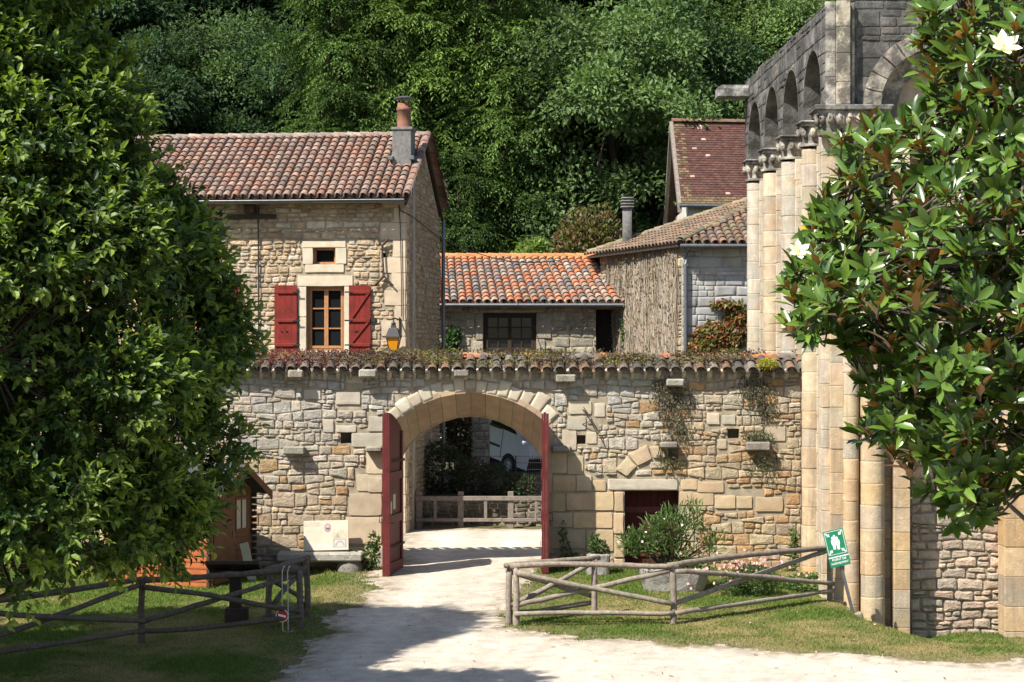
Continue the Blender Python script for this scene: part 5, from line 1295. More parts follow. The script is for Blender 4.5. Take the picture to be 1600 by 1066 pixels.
for i, (px, Y, rx, rz, n, lab, cs) in enumerate(((690, 51.6, .75, .75, 1500, 'dark garden shrub at the left behind the courtyard railing', DG), (738, 51.3, .55, .5, 800, 'dark low shrub in front of the lit stone pillar', DG+[(.1, .04, .02)]), (775, 51.2, .45, .45, 600, 'dark shrub beside the van wheel', DG), (815, 51.0, .4, .32, 400, 'low shrub at the right end behind the railing', DG))):
    x = PX(px, Y); plant('garden_shrub', lab, 'shrub', (x, Y, float(bankz(x, Y))), [(0, 0, rz*.75, rx, .5, rz, n)], .1, .06, cs, seed=350+i, stems=5)
vine = Leaves(); g = rnd_np(360); n = 1600; P = np.stack([g.uniform(PX(682, 57.3), PX(736, 57.3), n), 57.2+g.normal(0, .08, n), g.uniform(1.5, 3.3, n)], -1)
vine.add(P, sph(g, n)+np.array([0, 0, -.9]), sph(g, n)+np.array([0, -1.0, .3]), .11, .09, pick(g, n, [(.03, .05, .02), (.06, .06, .02), (.13, .05, .02), (.09, .045, .02)], .3))
r = thing('creeper', 'dark green and rust creeper curtain left of the lit carport pillar', 'creeper', (PX(708, 57.3), 57.2, 1.0)); obj('foliage', vine.mesh('foliage'), M['leaf'], r)
mb = MB()
for k in range(7): xx = PX(685+k*8, 57.3); mb.tube([(xx, 57.3, .9), (xx+.05, 57.2, 2), (xx-.03, 57.22, 3.3)], .015, (.1, .08, .05), 5)
obj('stem', mb, M['bark'], r)
# timber railing across the courtyard
RF = 49.75; rl = thing('timber_railing', 'grey squared timber railing with two rails across the courtyard', 'railing', (0, RF, .2))
def rbox(name, px0, px1, py0, py1, d, hd=.035):
    mb = MB(); mb.box((PX((px0+px1)/2, RF), RF+d, PZ((py0+py1)/2, RF)), (abs(px1-px0)/2*RF/F, hd, abs(py1-py0)/2*RF/F), (.2, .18, .16), None, .008); obj(name, mb, M['greywood'], rl)
for px in (655, 720, 798): rbox('post', px-4.5, px+4.5, 768, 830, 0, .07)
rbox('post', 846, 854, 768, 828, 0, .07)
rbox('rail', 650, 850, 775, 782, -.075); rbox('rail', 650, 850, 809.5, 815, -.075)
for px in (680, 759, 838): rbox('baluster', px-2.5, px+2.5, 782, 810, -.07, .025)
# white van under the carport, parked down the slope
vd = Vector((.62, -.78, -.2)).normalized(); vs_ = Vector((-.78, -.62, 0)).normalized(); vu = vs_.cross(vd).normalized(); vu = vu if vu.z > 0 else -vu
VM = Matrix((vd, vs_, vu)).transposed(); wc = P3(797, 726, 58.6)
van = thing('parked_van', 'white van parked in shade under the carport, partly hidden by shrubs', 'van', tuple(wc-vu*.33))
vo = wc-vs_*.82-vu*.33          # ground point between the front wheels
def vp(a, b, c): return vo+vd*a+vs_*b+vu*c
def prism(mb, prof, b0, b1, col=(.5, .5, .5)):
    n = len(prof); v = [vp(a, b0, c) for a, c in prof]+[vp(a, b1, c) for a, c in prof]
    mb.add(v, [tuple(range(n))[::-1], tuple(range(n, 2*n))]+[(i, (i+1) % n, (i+1) % n+n, i+n) for i in range(n)], col)
mb = MB(); prism(mb, [(-3.7, .35), (.85, .35), (.9, .75), (.75, 1.05), (.35, 1.2), (-.25, 2.0), (-3.7, 2.05)], -.88, .88); obj('body', mb, M['vanpaint'], van)
mb = MB()
for zz in (.72, 1.25):
    prism(mb, [(-3.6, zz), (-1.9, zz), (-1.9, zz+.07), (-3.6, zz+.07)], .882, .9); prism(mb, [(-1.8, zz), (-.5, zz), (-.5, zz+.07), (-1.8, zz+.07)], .882, .9)
for aa in (-1.85, -.42, -3.0): prism(mb, [(aa-.01, .45), (aa+.01, .45), (aa+.01, 1.95), (aa-.01, 1.95)], .879, .886)
obj('side_moulding', mb, M['black'], van)
mb = MB(); prism(mb, [(-1.0, 1.3), (.2, 1.25), (-.25, 1.85), (-1.0, 1.88)], .88, .888); prism(mb, [(.38, 1.24), (.40, 1.25), (-.18, 2.0), (-.2, 1.98)], -.75, .75); obj('side_window', mb, M['glass'], van)
mb = MB(); prism(mb, [(.86, .35), (.97, .38), (.97, .68), (.9, .7)], -.9, .9); bmp = obj('bumper', mb, M['rubber'], van)
mb = MB(); prism(mb, [(.972, .47), (.985, .47), (.985, .6), (.972, .6)], -.27, .27); obj('number_plate', mb, M['white'], van)
for a_, b_ in ((0, .8), (0, -.8), (-2.9, .8), (-2.9, -.8)):
    mb = MB(True); c = vp(a_, b_, .33); s_ = 1 if b_ > 0 else -1
    ring = [(.2, -.11), (.31, -.11), (.335, -.06), (.335, .06), (.31, .11), (.2, .11)]; vv = []; ff = []; nn_ = 24
    for k in range(nn_):
        t = 2*math.pi*k/nn_
        for rr, oo in ring: vv.append(c+vd*(math.cos(t)*rr)+vu*(math.sin(t)*rr)+vs_*(oo*1.0))
    for k in range(nn_):
        for j in range(6): ff.append((k*6+j, k*6+(j+1) % 6, ((k+1) % nn_)*6+(j+1) % 6, ((k+1) % nn_)*6+j))
    mb.add(vv, ff); wh = obj('wheel', mb, M['rubber'], van)
    mb = MB(); vv = [c+vs_*(.06*s_)]+[c+vd*(math.cos(t)*.2)+vu*(math.sin(t)*.2)+vs_*(.1*s_) for t in np.linspace(0, 2*math.pi, 17)[:-1]]; mb.add(vv, [(0, 1+k, 1+(k+1) % 16) for k in range(16)]); obj('rim', mb, M['zinc'], wh)
# wire mesh fence in front of the van
mf = thing('mesh_fence', 'thin dark wire mesh fence panel in front of the shrubs and van', 'fence', (PX(790, 50.9), 50.9, .9))
mb = MB(); y = 50.9
for px in (742, 806, 862): mb.tube([(PX(px, y), y, .7), (PX(px, y), y, PZ(712, y))], .016, n=5)
obj('post', mb, M['black'], mf); mb = MB()
for k in range(6): z = lerp(PZ(713, y), PZ(765, y), k/5); mb.tube([(PX(742, y), y, z), (PX(862, y), y, z)], .006, n=4)
for k in range(40): xx = PX(742+k*3, y); mb.tube([(xx, y+.004, .9), (xx, y+.004, PZ(713, y))], .003, n=3)
obj('wire_panel', mb, M['black'], mf)

# ------------------------------------------------------------------ rustic pole fences
def pole(name, parent, p, q, r, col, end=0.0):
    p, q = Vector(p), Vector(q); d = (q-p).normalized(); p, q = p-d*end, q+d*end; n = max(4, int((q-p).length/.22)); mb = MB(True); b1, b2 = R.uniform(-.035, .035), R.uniform(-.03, .03)
    a = d.cross(Vector((0, 0, 1))); a = a.normalized() if a.length > .1 else Vector((1, 0, 0)); b = d.cross(a)
    pts = [p.lerp(q, i/n)+a*(math.sin(i/n*math.pi)*b1+R.uniform(-.006, .006))+b*(math.sin(i/n*math.pi*1.5)*b2+R.uniform(-.006, .006)) for i in range(n+1)]
    rs = [r*(1+R.uniform(-.07, .07))*(1.04-.08*i/n) for i in range(n+1)]
    mb.tube(pts, rs, jit(col, .14), 9, True, .09); return obj(name, mb, M['fencewood'], parent)
PW = (.24, .2, .16)
def fence(label, bays, col, posts, rp=.055):
    r = thing('pole_fence', label, 'fence', tuple(posts[0])); 
    for p in posts: pole('post', r, p+Vector((0, 0, -.2)), p+Vector((0, 0, 1.02)), rp, col)
    for (p, q, side) in bays:
        s = (q-p).cross(Vector((0, 0, 1))).normalized()*side*.085
        Z = lambda t: Vector((0, 0, t))
        pole('top_rail', r, p+Z(1.02), q+Z(1.02), .05, col, .1)
        pole('bottom_rail', r, p+Z(.2)+s*.9, q+Z(.2)+s*.9, .043, col, .02)
        pole('cross_rail', r, p+Z(.92)+s*1.15, q+Z(.34)+s*.9, .045, col, .0); pole('cross_rail', r, p+Z(.34)-s*.2, q+Z(.93)-s*.2, .045, col, .0)
    return r
p1, p2, p3, p4 = gpt(806, 977), gpt(1051, 975), gpt(1297, 939), gpt(929, 962)
p0 = p1+Vector((-.1, .12, 0))
fence('weathered grey pole fence with crossed rails on the lawn beside the church', [(p1, p2, 1), (p2, p3, 1), (p0, p4, -1)], PW, [p1, p2, p3, p4, p0])
q1, q2, q3, q4 = gpt(222, 1004), gpt(467, 984), gpt(478, 964), gpt(421, 982); q0 = gpt(-60, 1046)
fence('shade-darkened pole fence with crossed rails on the shaded left lawn', [(q0, q1, 1), (q1, q2, 1), (q4, q3, -1)], (.12, .1, .08), [q1, q2, q3, q4, q0])  # same poles in a darker tone, lawn shade put into the colour
# no-entry disc hanging from the left fence on a rope
hp = q1.lerp(q2, .9); y = hp.y-.1
sg = thing('no_entry_sign', 'small red no entry disc hanging from the left fence', 'sign', (PX(441, y), y, PZ(985, y)))
dc = Vector((PX(441, y), y-.02, PZ(962, y)))
def disc(mb, c, r, th, n=24, col=(.5, .5, .5)):
    v = [c+Vector((math.cos(t)*r, 0, math.sin(t)*r)) for t in np.linspace(0, 2*math.pi, n+1)[:-1]]; v += [p+Vector((0, th, 0)) for p in v]
    mb.add(v, [tuple(range(n)), tuple(range(n, 2*n))[::-1]]+[(i, i+n, (i+1) % n+n, (i+1) % n) for i in range(n)], col)
mb = MB(); disc(mb, dc, .108, .006); obj('disc_rim', mb, M['white'], sg); mb = MB(); disc(mb, dc+Vector((0, -.003, 0)), .097, .003); obj('disc_face', mb, M['signred'], sg)
mb = MB(); mb.box(dc+Vector((0, -.0045, .0)), (.066, .0015, .018), M=Matrix.Rotation(.25, 3, 'Y')); obj('white_bar', mb, M['white'], sg)
ropem = pmat('rope', (.45, .42, .38), .3, 30, .9, .3)
mb = MB(); zt = hp.z+1.03
for dx in (0.0, .09): mb.tube([(dc.x+.03+dx, y+.12, zt+.07), (dc.x+.02+dx, y+.02, zt+.06), (dc.x+.0+dx, y, zt-.02), (dc.x+dx*1.1, y, dc.z+.15), (dc.x+.01+dx, y, PZ(985, y))], .01, n=5)
mb.tube([(dc.x+.0, y, PZ(985, y)), (dc.x+.08, y-.03, PZ(988, y)), (dc.x+.18, y, PZ(986, y))], .012, n=5)
obj('rope', mb, ropem, sg)
# dark lectern board behind the left fence
lx, ly = ground_at(357, 990); lz = float(zg(lx, ly)); ly += .9; lz = float(zg(lx, ly))
lc_ = thing('lectern', 'dark sloped reading lectern on a thick post behind the left fence', 'lectern', (lx, ly, lz))
mb = MB(); mb.box((lx, ly, lz+.42), (.1, .09, .55), cf=.01); obj('post', mb, M['darkwood'], lc_)
mb = MB(); mb.box((lx+.02, ly-.02, lz+.14), (.19, .16, .13), cf=.01); obj('foot_block', mb, M['darkwood'], lc_)
mb = MB(); mb.box((lx-.02, ly-.05, lz+.98), (.46, .33, .035), M=Matrix.Rotation(math.radians(-18), 3, 'X')@Matrix.Rotation(.0, 3, 'Z'), cf=.01); mb.hexa([Vector((lx+sx*a, ly+sy*b, z)) for z, a, b in ((lz+.78, .12, .1), (lz+.93, .36, .2)) for sx, sy in ((-1, -1), (1, -1), (1, 1), (-1, 1))]); obj('board', mb, M['darkwood'], lc_)
# ------------------------------------------------------------------ wooden shed
kx, ky = ground_at(327, 919); kz = float(zg(kx, ky))
ug = Vector((.345, .938, 0)).normalized(); uf = Vector((ug.y, -ug.x, 0))      # gable runs back along ug, long front wall runs left along -uf
K = Vector((kx, ky, 0)); GL = 1.75; FL = 2.3; ze, zp = PZ(772, ky+.2), PZ(730, ky+.9)
shed = thing('garden_shed', 'small stained plank shed with felt roof and door in its shaded gable', 'shed', (kx-.8, ky+.9, kz))
FP = Plane(K-uf*FL, (uf.x, uf.y)); GP = Plane(K, (ug.x, ug.y))
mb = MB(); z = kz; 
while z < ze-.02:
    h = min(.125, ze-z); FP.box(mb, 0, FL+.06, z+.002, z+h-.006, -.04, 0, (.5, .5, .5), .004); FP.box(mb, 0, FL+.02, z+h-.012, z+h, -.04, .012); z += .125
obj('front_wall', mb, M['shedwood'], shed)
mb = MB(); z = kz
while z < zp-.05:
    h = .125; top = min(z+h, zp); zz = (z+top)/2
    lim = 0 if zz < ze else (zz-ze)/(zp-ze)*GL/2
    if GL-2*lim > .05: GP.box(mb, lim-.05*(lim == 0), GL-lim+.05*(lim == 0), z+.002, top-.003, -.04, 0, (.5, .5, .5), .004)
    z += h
obj('gable_wall', mb, M['shedshade'], shed)
mb = MB(); BP2 = Plane(K-uf*FL, (ug.x, ug.y)); BP2.box(mb, 0, GL, kz, ze, .0, .04); Plane(K+ug*GL, (uf.x, uf.y)).box(mb, -FL, 0, kz, ze, 0, .04); GP.box(mb, .05, GL, kz, kz+.03, -FL, -.05); obj('rear_wall', mb, M['shedshade'], shed)
mb = MB(); GP.box(mb, .12, .98, kz+.06, kz+1.72, .005, .04, cf=.006); dd_ = obj('door', mb, M['shedshade'], shed)
mb = MB(); GP.box(mb, .88, .9, kz+.85, kz+1.05, .041, .05); mb.tube([GP.pt(.89, kz+.98, .05), GP.pt(.89, kz+.98, .09), GP.pt(.78, kz+.97, .09)], .009, n=5); obj('handle', mb, M['zinc'], dd_)
mb = MB(); GP.box(mb, 1.06, 1.5, kz+1.05, kz+1.62, .004, .012, (.5, .5, .5)); wn = obj('window', mb, M['panel'], shed)
mb = MB()
for u0, u1, z0, z1 in ((1.02, 1.06, 1.0, 1.67), (1.5, 1.54, 1.0, 1.67), (1.06, 1.5, 1.0, 1.05), (1.06, 1.5, 1.62, 1.67), (1.27, 1.29, 1.05, 1.62)): GP.box(mb, u0, u1, kz+z0, kz+z1, .004, .035)
obj('window_frame', mb, M['shedshade'], wn)
mb = MB(); oh = .32
def rp(u, d, dz=0): t = abs(u-GL/2)/(GL/2); return GP.pt(u, zp+.04-(zp-ze)*t+dz, d)
for ua, ub in ((-.22, GL/2), (GL/2, GL+.22)):
    q = [rp(ua, oh), rp(ub, oh), rp(ub, -FL-.2), rp(ua, -FL-.2)]; mb.hexa([p for p in q]+[p+Vector((0, 0, .035)) for p in q])
rf_ = obj('roof', mb, M['felt'], shed)
mb = MB()
for ua, ub in ((-.24, GL/2), (GL/2, GL+.24)):
    q = [rp(ua, oh+.005, -.1), rp(ub, oh+.005, -.1), rp(ub, oh+.03, -.1), rp(ua, oh+.03, -.1)]; mb.hexa(q+[p+Vector((0, 0, .15)) for p in q])
obj('bargeboard', mb, M['shedshade'], rf_)
mb = MB()
for z_ in np.arange(kz+.06, ze, .125):
    GP.box(mb, -.055, -.0, z_-.04, z_+.05, -.03, .03); GP.box(mb, GL, GL+.055, z_-.04, z_+.05, -.03, .09)
obj('corner_joint', mb, M['darkwood'], shed)
lb = Plane(GP.pt(1.0, 0, .2), (ug.x*.3+uf.x, ug.y*.3+uf.y)); mb = MB(); bz = kz+.0
mb.box(lb.pt(.1, kz+.4, -.02), (.085, .012, .4), M=lb.M@Matrix.Rotation(-.22, 3, 'Y')); tag(obj('notice_board', mb, M['panel']), 'pale narrow board leaning against the shed door', 'board')
# ------------------------------------------------------------------ stone bench with leaning information panel
by0 = 41.3; bx0, bx1 = PX(432, by0), PX(566, by0); bz = PZ(864, by0); gb_ = float(zg((bx0+bx1)/2, by0))
bench = thing('stone_bench', 'long lichen covered stone slab bench against the wall left of the gate', 'bench', ((bx0+bx1)/2, by0, gb_))
mb = MB(); mb.box(((bx0+bx1)/2, by0+.27, bz-.09), ((bx1-bx0)/2, .32, .085), (.33, .31, .27), None, .03); obj('slab', mb, M['rock'], bench)
for px, w in ((545, .27), (450, .25)):
    mb = MB(True); c = Vector((PX(px, by0), by0+.22, gb_-.1)); mb.lathe(c, [(w, 0), (w*1.03, .1), (w, bz-.18-gb_), (w*.8, bz-.17-gb_+.1)], (.2, .185, .16), 12); obj('support', mb, M['rock'], bench)
ip = thing('information_panel', 'cream illustrated information panel leaning on the bench against the wall', 'panel', (PX(510, 41.6), 41.6, bz))
PT = Matrix.Rotation(math.radians(-14), 3, 'X')@Matrix.Rotation(math.radians(-1.5), 3, 'Y'); pc = Vector((PX(509, 41.6), 41.68, (PZ(816, 41.6)+bz)/2+.02)); pw, ph_ = .455, (PZ(816, 41.6)-bz)/2/math.cos(math.radians(14))
mb = MB(); mb.box(pc, (pw, .018, ph_), M=PT, cf=.004); obj('board', mb, M['panel'], ip)
mb = MB()
def pp(u, v, d=-.0195): return pc+PT@Vector((u*pw, d, v*ph_))
def ppoly(pts, col, d=-.0195): mb.add([pp(u, v, d) for u, v in pts], [tuple(range(len(pts)))], col)
def oval(cu, cv, ru, rv, col, d=-.0195, n=20): ppoly([(cu+ru*math.cos(t), cv+rv*math.sin(t)) for t in np.linspace(0, 2*math.pi, n+1)[:-1]], col, d)
ppoly([(-.98, .6), (-.3, .6), (-.22, .75), (-.3, .9), (-.98, .95)], (.42, .39, .3)); oval(.08, .5, .15, .3, (.3, .2, .25)); oval(.08, .5, .08, .2, (.45, .33, .28), -.0205); ppoly([(.0, .38), (.16, .38), (.14, .52), (.02, .52)], (.13, .07, .1), -.0212)
rgp = random.Random(12); pts = [(.3, -.2)]+[(lerp(.3, .95, i/14), .05+.25*rgp.random()+.1*(i % 3)) for i in range(15)]+[(.95, -.2)]; ppoly(pts, (.42, .38, .28)); ppoly([(.4, -.18), (.5, .15), (.55, .16), (.62, -.18)], (.3, .27, .2), -.0205)
for (u0, u1, v0, v1) in ((.33, .9, -.26, -.3), (.33, .9, -.78, -.82), (.33, .37, -.82, -.26), (.86, .9, -.82, -.26)): ppoly([(u0, v0), (u1, v0), (u1, v1), (u0, v1)][::-1] if v1 < v0 else [(u0, v0), (u1, v0), (u1, v1), (u0, v1)], (.24, .21, .27))
for k in range(10):
    t0, t1 = math.pi*k/10, math.pi*(k+1)/10; ppoly([(.62+.22*math.cos(t0), -.72+.36*math.sin(t0)), (.62+.22*math.cos(t1), -.72+.36*math.sin(t1)), (.62+.14*math.cos(t1), -.72+.23*math.sin(t1)), (.62+.14*math.cos(t0), -.72+.23*math.sin(t0))], (.3, .27, .35))
for cu in (-.68, -.28, .06): oval(cu, -.7, .1, .14, (.5, .45, .5))
for k in range(9): ppoly([(-.9, .42-.09*k), (-.15-.2*rgp.random(), .42-.09*k), (-.15-.2*rgp.random(), .39-.09*k), (-.9, .39-.09*k)], (.52, .45, .37))
obj('print', mb, M['print'], ip)
plant('weeds', 'green weeds between bench end and gate jamb', 'plant', (PX(580, 41.5), 41.55, gb_), [(0, 0, .28, .17, .2, .3, 190), (-.35, .1, .2, .2, .2, .2, 110), (.05, 0, .6, .1, .1, .2, 60)], .09, .06, [(.05, .09, .025), (.07, .12, .03)], seed=371, stems=3)
plant('weeds', 'weeds growing along the wall foot right of the gate', 'plant', (PX(900, 41.7), 41.7, 0), [(-.1, 0, .14, .3, .15, .14, 160), (-.25, .1, .55, .07, .07, .45, 70)], .09, .05, [(.05, .09, .025), (.07, .11, .03)], seed=372, stems=3)
# ------------------------------------------------------------------ stone planters
a0 = gpt(1056, 926); tr_ = thing('stone_trough', 'rough grey stone trough planter on the lawn holding the oleander', 'planter', tuple(a0+Vector((0, .4, 0))))
def rock_trough(mb, c, wx, wy, h, seed, taper=.78):
    g = random.Random(seed); nx_ = 18; rings = []
    for zz, k, rough in ((-.1, taper, .04), (h*.35, (1+taper)/2, .05), (h*.8, .98, .04), (h, 1.0, .03), (h+.01, .86, .03), (h-.06, .8, .02)):
        ring = []
        for i in range(nx_):
            t = 2*math.pi*i/nx_; cx, sy = math.cos(t), math.sin(t); e = .55
            ring.append(Vector((c.x+math.copysign(abs(cx)**e, cx)*wx*k*(1+g.uniform(-rough, rough)), c.y+math.copysign(abs(sy)**e, sy)*wy*k*(1+g.uniform(-rough, rough)), c.z+zz+g.uniform(-.02, .02))))
        rings.append(ring)
    vs = [p for r in rings for p in r]; fs = []
    for r in range(len(rings)-1):
        for i in range(nx_): fs.append((r*nx_+i, r*nx_+(i+1) % nx_, (r+1)*nx_+(i+1) % nx_, (r+1)*nx_+i))
    fs.append(tuple((len(rings)-1)*nx_+i for i in range(nx_))); mb.add(vs, fs, (.3, .28, .25))
tw = 112/2*a0.y/F
mb = MB(); rock_trough(mb, a0+Vector((.0, .45, 0)), tw, .45, PZ(889, a0.y+.2)-a0.z, 5); obj('trough', mb, M['rock'], tr_)
mb = MB(); mb.lathe(a0+Vector((0, .45, PZ(889, a0.y+.2)-a0.z-.05)), [(.6*tw, 0), (.3*tw, .03), (0, .04)], (.1, .07, .045), 12); obj('soil', mb, M['print'], tr_)
oc = a0+Vector((-.1, .45, PZ(889, a0.y+.3)-a0.z-.05)); mb = MB(); oh_ = (888-790)*a0.y/F
OLC = [(.1, .16, .05), (.075, .13, .035), (.13, .19, .075), (.06, .1, .03)]
s1 = a0.y/F
plant('oleander', 'white flowering oleander bush growing from the stone trough by the small door', 'shrub', tuple(oc), [(-.35, 0, .5, .42, .35, .28, 300), (.05, 0, .85, .4, .33, .38, 330), (.42, 0, .95, .3, .3, .4, 170), (-.7, -.05, .55, .28, .25, .3, 240), (.8, 0, .5, .3, .28, .35, 130), (.1, 0, .4, .4, .35, .25, 180), (-.25, 0, .82, .28, .28, .22, 140)], .15, .032, OLC, seed=381, stems=9, up=1.0, flowers=[([(.8, .78, .7)], 12, .03)], sh=.2)
plant('trough_planting', 'low green plants and moss along the trough rim', 'plant', tuple(oc+Vector((.35, -.1, .02))), [(0, 0, .08, .45, .3, .12, 260), (-.75, 0, .04, .25, .3, .07, 160)], .09, .06, [(.06, .11, .03), (.1, .12, .03)], seed=382, stems=2)
a1 = Vector((PX(937, 41.0), 41.0, float(zg(PX(937, 41.0), 41.0)))); t2 = thing('stone_planter', 'small squared grey stone planter beside the small door', 'planter', tuple(a1))
mb = MB(); rock_trough(mb, a1+Vector((-.02, .2, 0)), .24, .2, PZ(868, 41)-a1.z, 6, .95); obj('block', mb, M['rock'], t2); mb = MB(); mb.lathe(a1+Vector((-.02, .2, PZ(868, 41)-a1.z-.05)), [(.16, 0), (.08, .03), (0, .04)], (.1, .07, .045), 12); obj('soil', mb, M['print'], t2)
plant('potted_plant', 'small leafy plant in the squared stone planter by the wall', 'plant', (a1.x, a1.y+.2, PZ(868, 41)-.02), [(0, 0, .14, .2, .16, .16, 260), (-.1, 0, .3, .1, .1, .14, 90)], .08, .05, [(.05, .09, .03), (.08, .12, .045)], seed=383, stems=3)
a2 = gpt(1172, 933)+Vector((0, .2, 0))
plant('gaura', 'low bush with pale pink flowers on the lawn behind the pole fence', 'shrub', tuple(a2), [(.1, 0, .28, .45, .35, .32, 1100), (-.3, 0, .2, .3, .3, .2, 400)], .09, .03, [(.06, .11, .03), (.085, .13, .04), (.04, .08, .025)], seed=384, stems=4, up=.9)
g = rnd_np(385); lv = Leaves(); st = MB()
for _ in range(110):
    bx2 = g.normal(0, .22); q = np.array([a2.x+bx2*2.2-.12, a2.y+g.normal(0, .2), a2.z+.55+g.normal(0, .14)-abs(bx2)*.2])
    k = 5; a = np.arange(k)*2*np.pi/k+g.uniform(0, 6); ax = unit(np.array([[g.normal(0, .4), -1, .5]]))[0]; e1 = unit(np.cross(ax, [[.3, .2, 1.0]]))[0]; e2 = np.cross(ax, e1)
    lv.add(np.tile(q, (k, 1)), np.cos(a)[:, None]*e1+np.sin(a)[:, None]*e2+ax*.3, np.tile(ax, (k, 1)), .035, .028, pick(g, k, [(.7, .4, .42), (.75, .6, .58), (.6, .25, .25)], .1))
    if _ % 4 == 0: st.tube([(a2.x+bx2*.5, a2.y, a2.z+.1), (float(q[0]), float(q[1]), float(q[2]))], .004, (.2, .18, .08), 4)
gr_ = [o for o in bpy.data.objects if o.name.startswith('gaura')][0]; obj('blossom', lv.mesh('blossom'), M['petal'], gr_); obj('flower_stem', st, M['bark'], gr_)
plant('weeds', 'low green weeds at the church foot beside the fence end', 'plant', tuple(gpt(1262, 930)+Vector((.1, .5, 0))), [(0, 0, .15, .45, .25, .2, 420), (-.5, .3, .12, .4, .2, .14, 260)], .08, .05, [(.06, .12, .03), (.08, .14, .035)], seed=386, stems=3)
# ------------------------------------------------------------------ leaning assembly point sign
sy_ = 37.1; pb = Vector((PX(1337, sy_), sy_, float(zg(PX(1337, sy_), sy_))-.15)); sc_ = Vector((PX(1306.5, sy_), sy_-.06, PZ(856, sy_)))
TM = Matrix.Rotation(math.radians(-13), 3, 'Y')
asg = thing('assembly_sign', 'green and white assembly point sign on a leaning grey post by the church', 'sign', tuple(pb))
ptop = sc_+TM@Vector((0, .05, .28)); mb = MB(); dpl = (ptop-pb); ang = math.atan2(dpl.x, dpl.z)
mb.box((pb+ptop)/2, (.028, .022, dpl.length/2), M=Matrix.Rotation(ang, 3, 'Y'), cf=.006); obj('post', mb, M['zinc'], asg)
mb = MB(); mb.box(pb+Vector((.03, -.0, .08)), (.11, .1, .13), (.24, .2, .15), Matrix.Rotation(ang, 3, 'Y'), .03); obj('footing', mb, M['rock'], asg)
W2_, H2_ = .185, .335
mb = MB(); mb.box(sc_, (W2_, .006, H2_), M=TM, cf=.003); obj('panel', mb, M['green'], asg)
mb = MB()
def sp(u, v, d=-.0075): return sc_+TM@Vector((u, d, v))
def quad(pts, d=-.0075): mb.add([sp(u, v, d) for u, v in pts], [tuple(range(len(pts)))])
def srect(u0, u1, v0, v1): quad([(u0, v0), (u1, v0), (u1, v1), (u0, v1)])
b = .168; vt, vb = .315, -.11
srect(-b, b, vt-.007, vt); srect(-b, b, vb, vb+.007); srect(-b, -b+.007, vb+.007, vt-.007); srect(b-.007, b, vb+.007, vt-.007)
srect(-.185, .185, -.165, -.145)
cv = (vt+vb)/2
for sx in (-1, 1):
    for sz in (-1, 1):
        d = Vector((-sx, -sz))*.7071; e = Vector((-d.y, d.x)); a = Vector((sx*.148, cv+sz*.19)); t = a+d*.095
        for poly in ([a+e*.012, a-e*.012, t-d*.04-e*.012, t-d*.04+e*.012], [t-d*.045+e*.036, t-d*.045-e*.036, t]):
            if (poly[1]-poly[0]).cross(poly[2]-poly[0]) < 0: poly = poly[::-1]
            quad([(p.x, p.y) for p in poly])
def figure(cx, top, s, d):
    quad([(cx+.021*s*math.cos(t), top-.021*s+.023*s*math.sin(t)) for t in np.linspace(0, 2*math.pi, 13)[:-1]], d)
    quad([(cx-.02*s, top-.21*s), (cx+.02*s, top-.21*s), (cx+.024*s, top-.13*s), (cx+.034*s, top-.13*s), (cx+.036*s, top-.06*s), (cx+.022*s, top-.045*s), (cx-.022*s, top-.045*s), (cx-.036*s, top-.06*s), (cx-.034*s, top-.13*s), (cx-.024*s, top-.13*s)], d)
figure(-.035, cv+.115, 1.12, -.0078); figure(.036, cv+.1, 1.12, -.0082); figure(0, cv+.14, .85, -.0074)
obj('pictogram', mb, M['white'], asg)
def text(body, size, pos, M3, mat, parent, name='lettering', sx=1):
    cu = bpy.data.curves.new(name, 'FONT'); cu.body = body; cu.size = size; cu.align_x = 'CENTER'; cu.align_y = 'CENTER'; cu.extrude = .0006; cu.offset = size*.015; cu.materials.append(mat)
    o = bpy.data.objects.new(name, cu); C.objects.link(o); m = (M3@Matrix.Rotation(math.pi/2, 3, 'X')).to_4x4(); m = Matrix.Translation(pos)@m@Matrix.Diagonal((sx, 1, 1, 1)); o.parent = parent
    dg = bpy.context.evaluated_depsgraph_get(); me = bpy.data.meshes.new_from_object(o.evaluated_get(dg)); bpy.data.objects.remove(o); bpy.data.curves.remove(cu)
    me.transform(m); o = bpy.data.objects.new(name, me); C.objects.link(o); o.parent = parent; o.matrix_parent_inverse = Matrix.Translation(parent.location).inverted(); return o
text('POINT DE', .058, sp(0, -.205, -.008), TM, M['white'], asg); text('RASSEMBLEMENT', .05, sp(0, -.272, -.008), TM, M['white'], asg, sx=.82)

# ------------------------------------------------------------------ big magnolia at the left
g = rnd_np(400); TX, TY_ = -7.3, 24.0; tz0 = float(zg(TX, TY_))
def crownR(z): return float(np.interp(z, [1.0, 1.6, 2.4, 3.1, 3.75, 4.4, 5.6, 6.9, 7.6, 8.4, 9.0, 9.8, 10.4], [2.4, 3.0, 3.3, 3.55, 3.85, 3.7, 3.1, 2.65, 1.9, 1.7, 1.8, 1.3, .5]))
lt = thing('deciduous_tree', 'huge dark leafy tree filling the left edge and shading the lawn', 'tree', (TX, TY_, tz0))
lv = Leaves(); twig = MB(True); NC = 2300
LC = np.array([(.041, .083, .016), (.033, .068, .015), (.056, .102, .019), (.029, .058, .014)])
trunkpts = [Vector((TX+.15*math.sin(i*1.1), TY_+.1*math.cos(i*1.7), lerp(tz0-.2, 9.6, i/9))) for i in range(10)]
twig.tube(trunkpts, [.34, .27, .24, .21, .19, .16, .13, .1, .07, .04], n=10, rough=.06)
limbs = []
